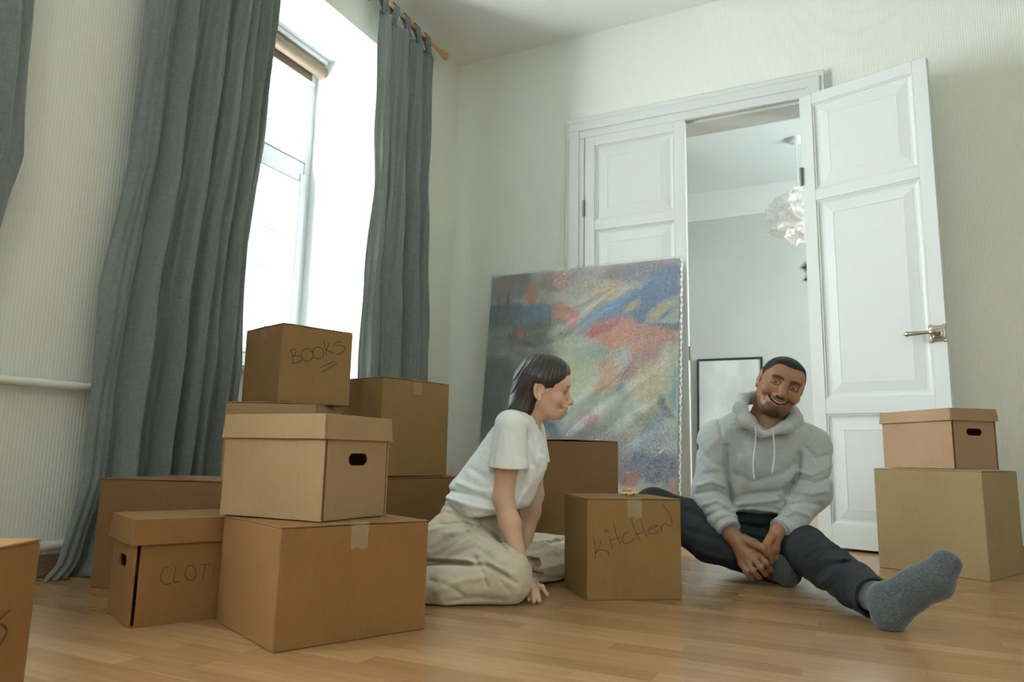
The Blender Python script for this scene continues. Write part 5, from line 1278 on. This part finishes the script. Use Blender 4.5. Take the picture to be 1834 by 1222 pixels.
    f.ell(at(1366, 838, 2.73), (.180, .122, .155), A3, k=0); f.ell(at(1360, 893, 2.73), (.160, .125, .052), A3, k=.05); f.ell(at(1366, 800, 2.73), (.165, .10, .09), A3, k=.05)
    f.cap(at(1335, 762, 2.72), at(1288, 784, 2.74), .066, .066, .05); f.cap(at(1400, 770, 2.71), at(1450, 796, 2.71), .066, .064, .05)
    f.cap(at(1285, 792, 2.74), at(1272, 888, 2.70), .071, .067, .045); f.cap(at(1272, 888, 2.70), at(1297, 936, 2.60), .066, .050, .03); f.cap(at(1297, 936, 2.60), at(1301, 944, 2.585), .049, .047, .01)
    f.cap(at(1452, 802, 2.71), at(1456, 880, 2.63), .070, .064, .045); f.cap(at(1456, 880, 2.63), at(1412, 943, 2.565), .062, .048, .03)
    f.plane(at(1360, 919, 2.62), nrm(-_U+_Fv*.1)) if False else None
    # hem over the lap
    g = Field(f.lo, f.lo+f.h*(f.n-1), f.h)
    # hood round the neck: a thick collar rolled behind, crossing in a V in front
    ring = [(1364, 777, 2.585), (1338, 757, 2.60), (1325, 732, 2.64), (1330, 716, 2.72), (1352, 712, 2.80), (1385, 722, 2.82), (1418, 738, 2.77), (1424, 750, 2.68), (1405, 767, 2.61), (1364, 780, 2.583)]
    rr = [.012, .022, .025, .024, .025, .025, .026, .026, .022, .012]
    rp_ = [at(*q) for q in ring]
    for i in range(len(rp_)-1): f.cap(rp_[i], rp_[i+1], rr[i], rr[i+1], .018)
    f.cap(at(1370, 756, 2.72), at(1385, 700, 2.67), .062, .078, .010, op='s'); f.cap(at(1368, 768, 2.62), at(1372, 740, 2.60), .010, .050, .006, op='s')
    fd = [([(1301, 800), (1300, 845), (1312, 905)], 4, -.011), ([(1432, 815), (1430, 850), (1405, 890)], 4, -.011), ([(1285, 742), (1292, 775), (1297, 810)], 3, -.003), ([(1440, 762), (1452, 775), (1445, 800)], 3, -.003),
          ([(1250, 870), (1275, 862), (1298, 872)], 4, .007), ([(1248, 885), (1280, 880), (1302, 890)], 4, -.007), ([(1258, 905), (1285, 897), (1308, 908)], 4, .006), ([(1268, 925), (1295, 912), (1312, 922)], 3.5, -.005), ([(1250, 800), (1275, 830), (1296, 836)], 5, -.004), ([(1262, 850), (1290, 845)], 4, -.004),
          ([(1430, 845), (1455, 850), (1488, 835)], 4, .007), ([(1432, 858), (1460, 866), (1488, 855)], 4, -.008), ([(1428, 880), (1455, 885), (1480, 880)], 4, .006), ([(1415, 905), (1440, 900), (1470, 905)], 4, -.006), ([(1405, 925), (1425, 915), (1450, 925)], 3.5, .005), ([(1440, 800), (1462, 822), (1480, 815)], 4, -.005),
          ([(1310, 895), (1350, 885), (1400, 880), (1420, 865)], 5, -.007), ([(1312, 905), (1350, 900), (1395, 895)], 5, .007), ([(1320, 850), (1350, 862), (1400, 850), (1425, 830)], 6, -.005), ([(1325, 820), (1325, 850), (1318, 880)], 6, .005), ([(1395, 885), (1412, 895), (1416, 912)], 4, .008), ([(1312, 915), (1345, 912), (1390, 918)], 3, .005), ([(1345, 800), (1352, 830), (1345, 860)], 7, .004)]
    rp = ripple(41, 26, .007); rp2 = ripple(42, 60, .0030); cf = creases(fd)
    f.displace(lambda P: rp(P)+rp2(P)+1.4*cf(P))
    for q, n_ in ((at(1302, 943.5, 2.583), nrm(at(1309, 955, 2.56)-at(1297, 936, 2.60))), (at(1403, 947, 2.557), nrm(at(1392, 953, 2.545)-at(1412, 943, 2.565)))):
        P3 = f.coords(); dd = (P3[0]-q[0])*n_[0]+(P3[1]-q[1])*n_[1]+(P3[2]-q[2])*n_[2]; rr2 = (P3[0]-q[0])**2+(P3[1]-q[1])**2+(P3[2]-q[2])**2
        f.d = np.where(rr2 < .07**2, np.maximum(f.d, (dd+.010).astype(np.float32)), f.d)
    hoodie = mesh_obj('hoodie', [f.mesh()], m_ho, root)
    for a_, b_ in ((at(1296, 935, 2.602), at(1306.5, 951, 2.568)), (at(1412, 941.5, 2.568), at(1396, 951.5, 2.549))):
        bm = bmesh.new(); o_ = np.array(root.location); d_ = b_-a_; n_ = 9
        tube_bm(bm, [a_-o_+d_*t for t in np.linspace(0, 1, n_)]+[b_-o_-d_*.35], [.0445, .0455, .0455, .0452, .0450, .0448, .0446, .0444, .043, .036][:n_]+[.036], 28, cap=False)
        from_bm('cuff', bm, m_ho, hoodie, 60)
    m_cord = mat('pale_drawcord', (.62, .64, .63), .7, .3)
    loc = np.array(root.location)
    for pts in ([(1351, 764, 2.575), (1354, 775, 2.575), (1352, 800, 2.59), (1349, 822, 2.585), (1349, 842, 2.585), (1351, 858, 2.585)], [(1383, 768, 2.58), (1385, 780, 2.58), (1387, 805, 2.59), (1386, 825, 2.585), (1383, 847, 2.58)]):
        bm = bmesh.new(); tube_bm(bm, [np.array(q) for q in catmull([at(*q)-loc for q in pts], 6)], .0028, 8); from_bm('drawcord', bm, m_cord, hoodie, 60)

    # ---- jeans
    m_j = mat('black_denim', (.023, .029, .032), .8, .25, noise=(7, .25), bump=(800, .2, .0008))
    key = [at(1130, 850, 2.75), at(1150, 1000, 2.5), at(1600, 1120, 1.85), at(1560, 1030, 1.98), at(1480, 950, 2.9), at(1300, 950, 2.9)]
    lo = np.min(key, 0)-.07; hi = np.max(key, 0)+.07; lo[2] = -.012; hi[2] = .40
    f = Field(lo, hi, .0052)
    f.ell(at(1368, 975, 2.76), (.165, .125, .10), np.stack([_R, _Fv, Zu]), k=0); f.ell(at(1366, 930, 2.75), (.150, .105, .07), np.stack([_R, _Fv, Zu]), k=.04)
    K1 = at(1170, 908, 2.66); f.cap(at(1325, 970, 2.76), at(1240, 935, 2.70), .095, .082, .04); f.cap(at(1240, 935, 2.70), K1, .082, .066, .02)
    f.cap(K1, at(1270, 975, 2.60), .066, .062, .03); f.cap(at(1270, 975, 2.60), at(1385, 1022, 2.585), .062, .046, .02)
    f.cap(at(1405, 968, 2.72), at(1440, 985, 2.54), .095, .084, .04); f.cap(at(1440, 985, 2.54), at(1487, 1018, 2.28), .084, .071, .02)
    f.cap(at(1487, 1018, 2.28), at(1530, 1048, 2.10), .071, .064, .02); AN = at(1567, 1072, 1.945); f.cap(at(1530, 1048, 2.10), AN, .064, .0565, .02)
    dj = nrm(AN-at(1530, 1048, 2.10)); f.plane(AN, dj) if False else None
    # open cuff at the ankle
    sl = (slice(None),)*3
    f.cap(AN-dj*.004, AN+dj*.16, .075, .12, 0, op='s') if False else None
    fd = [([(1445, 1000), (1470, 985), (1505, 985)], 4, -.006), ([(1452, 1015), (1480, 1000), (1515, 1000)], 4, .006), ([(1462, 1030), (1485, 1012), (1522, 1008)], 4, -.007), ([(1468, 1045), (1495, 1025), (1530, 1022)], 4, .005), ([(1478, 1060), (1500, 1040)], 4, -.004), ([(1425, 975), (1450, 962), (1475, 968)], 5, -.005),
          ([(1500, 1070), (1540, 1050), (1570, 1045)], 5, -.003), ([(1235, 915), (1270, 940), (1310, 950)], 5, -.006), ([(1230, 950), (1280, 965), (1330, 968)], 5, -.006), ([(1240, 985), (1290, 1000), (1340, 1005)], 5, .004), ([(1320, 940), (1365, 945), (1400, 940)], 4, -.006), ([(1330, 955), (1365, 960)], 4, .005)]
    rp = ripple(51, 24, .006); rp2 = ripple(52, 60, .0025); cf = creases(fd)
    f.displace(lambda P: rp(P)+rp2(P)+1.3*cf(P))
    # straight cut at the ankle, hollow inside
    P3 = f.coords(); dpl = (P3[0]-AN[0])*dj[0]+(P3[1]-AN[1])*dj[1]+(P3[2]-AN[2])*dj[2]
    rad = np.sqrt((P3[0]-AN[0])**2+(P3[1]-AN[1])**2+(P3[2]-AN[2])**2); loc_ = rad < .2
    f.d = np.where(loc_, np.maximum(f.d, dpl.astype(np.float32)), f.d)
    f.cap(AN-dj*.06, AN+dj*.05, .046, .051, 0, op='s')
    f.plane((0, 0, .001), (0, 0, -1))
    jeans = mesh_obj('jeans', [f.mesh()], m_j, root)

    # ---- socks
    m_s = mat('grey_marl_sock', (.070, .080, .086), .95, .15, noise=(320, .55), bump=(500, .4, .0012), sheen=.3)
    heel = at(1592, 1104, 1.885); ball = at(1672, 1040, 1.84); toe = at(1694, 1007, 1.84)
    f = Field(np.minimum(AN, np.minimum(heel, toe))-.09, np.maximum(AN, np.maximum(heel, toe))+.09, .0032)
    wd_ = nrm(np.cross(toe-heel, AN-heel))
    f.cap(AN-dj*.05, at(1590, 1078, 1.895), .043, .042, 0); f.ell(heel, (.036, .036, .034), None, k=.02); f.cap(at(1590, 1078, 1.895), heel, .042, .035, .02)
    f.cap(heel, at(1632, 1072, 1.86), .036, .036, .02, lat=wd_, sc=1.1); f.cap(at(1596, 1072, 1.89), at(1645, 1045, 1.85), .042, .040, .02, lat=wd_, sc=1.15)
    f.cap(at(1640, 1055, 1.855), ball, .040, .042, .02, lat=wd_, sc=1.2); f.cap(ball, toe, .042, .030, .02, lat=wd_, sc=1.3); f.ell(at(1700, 1012, 1.835), (.024, .024, .024), None, k=.02)
    rp = ripple(61, 40, .0022); cf = creases([([(1578, 1060), (1600, 1075), (1612, 1060)], 4, -.003), ([(1588, 1045), (1610, 1060)], 4, -.003), ([(1694, 990), (1700, 1010), (1697, 1040)], 3, -.002)])
    f.displace(lambda P: rp(P)+cf(P)); f.plane((0, 0, .001), (0, 0, -1))
    mesh_obj('sock', [f.mesh()], m_s, root)
    a_ = at(1380, 1020, 2.57); b_ = at(1412, 1022, 2.54); f = Field(np.minimum(a_, b_)-.11, np.maximum(a_, b_)+.11, .0034)
    f.cap(at(1372, 1018, 2.585), at(1400, 1018, 2.55), .042, .045, 0); f.cap(at(1400, 1018, 2.55), at(1412, 1026, 2.50), .045, .040, .02); f.ell(at(1410, 1022, 2.51), (.045, .045, .055), None, k=.02)
    rp = ripple(62, 40, .002); f.displace(rp); f.plane((0, 0, .001), (0, 0, -1))
    mesh_obj('sock', [f.mesh()], m_s, root)
man()
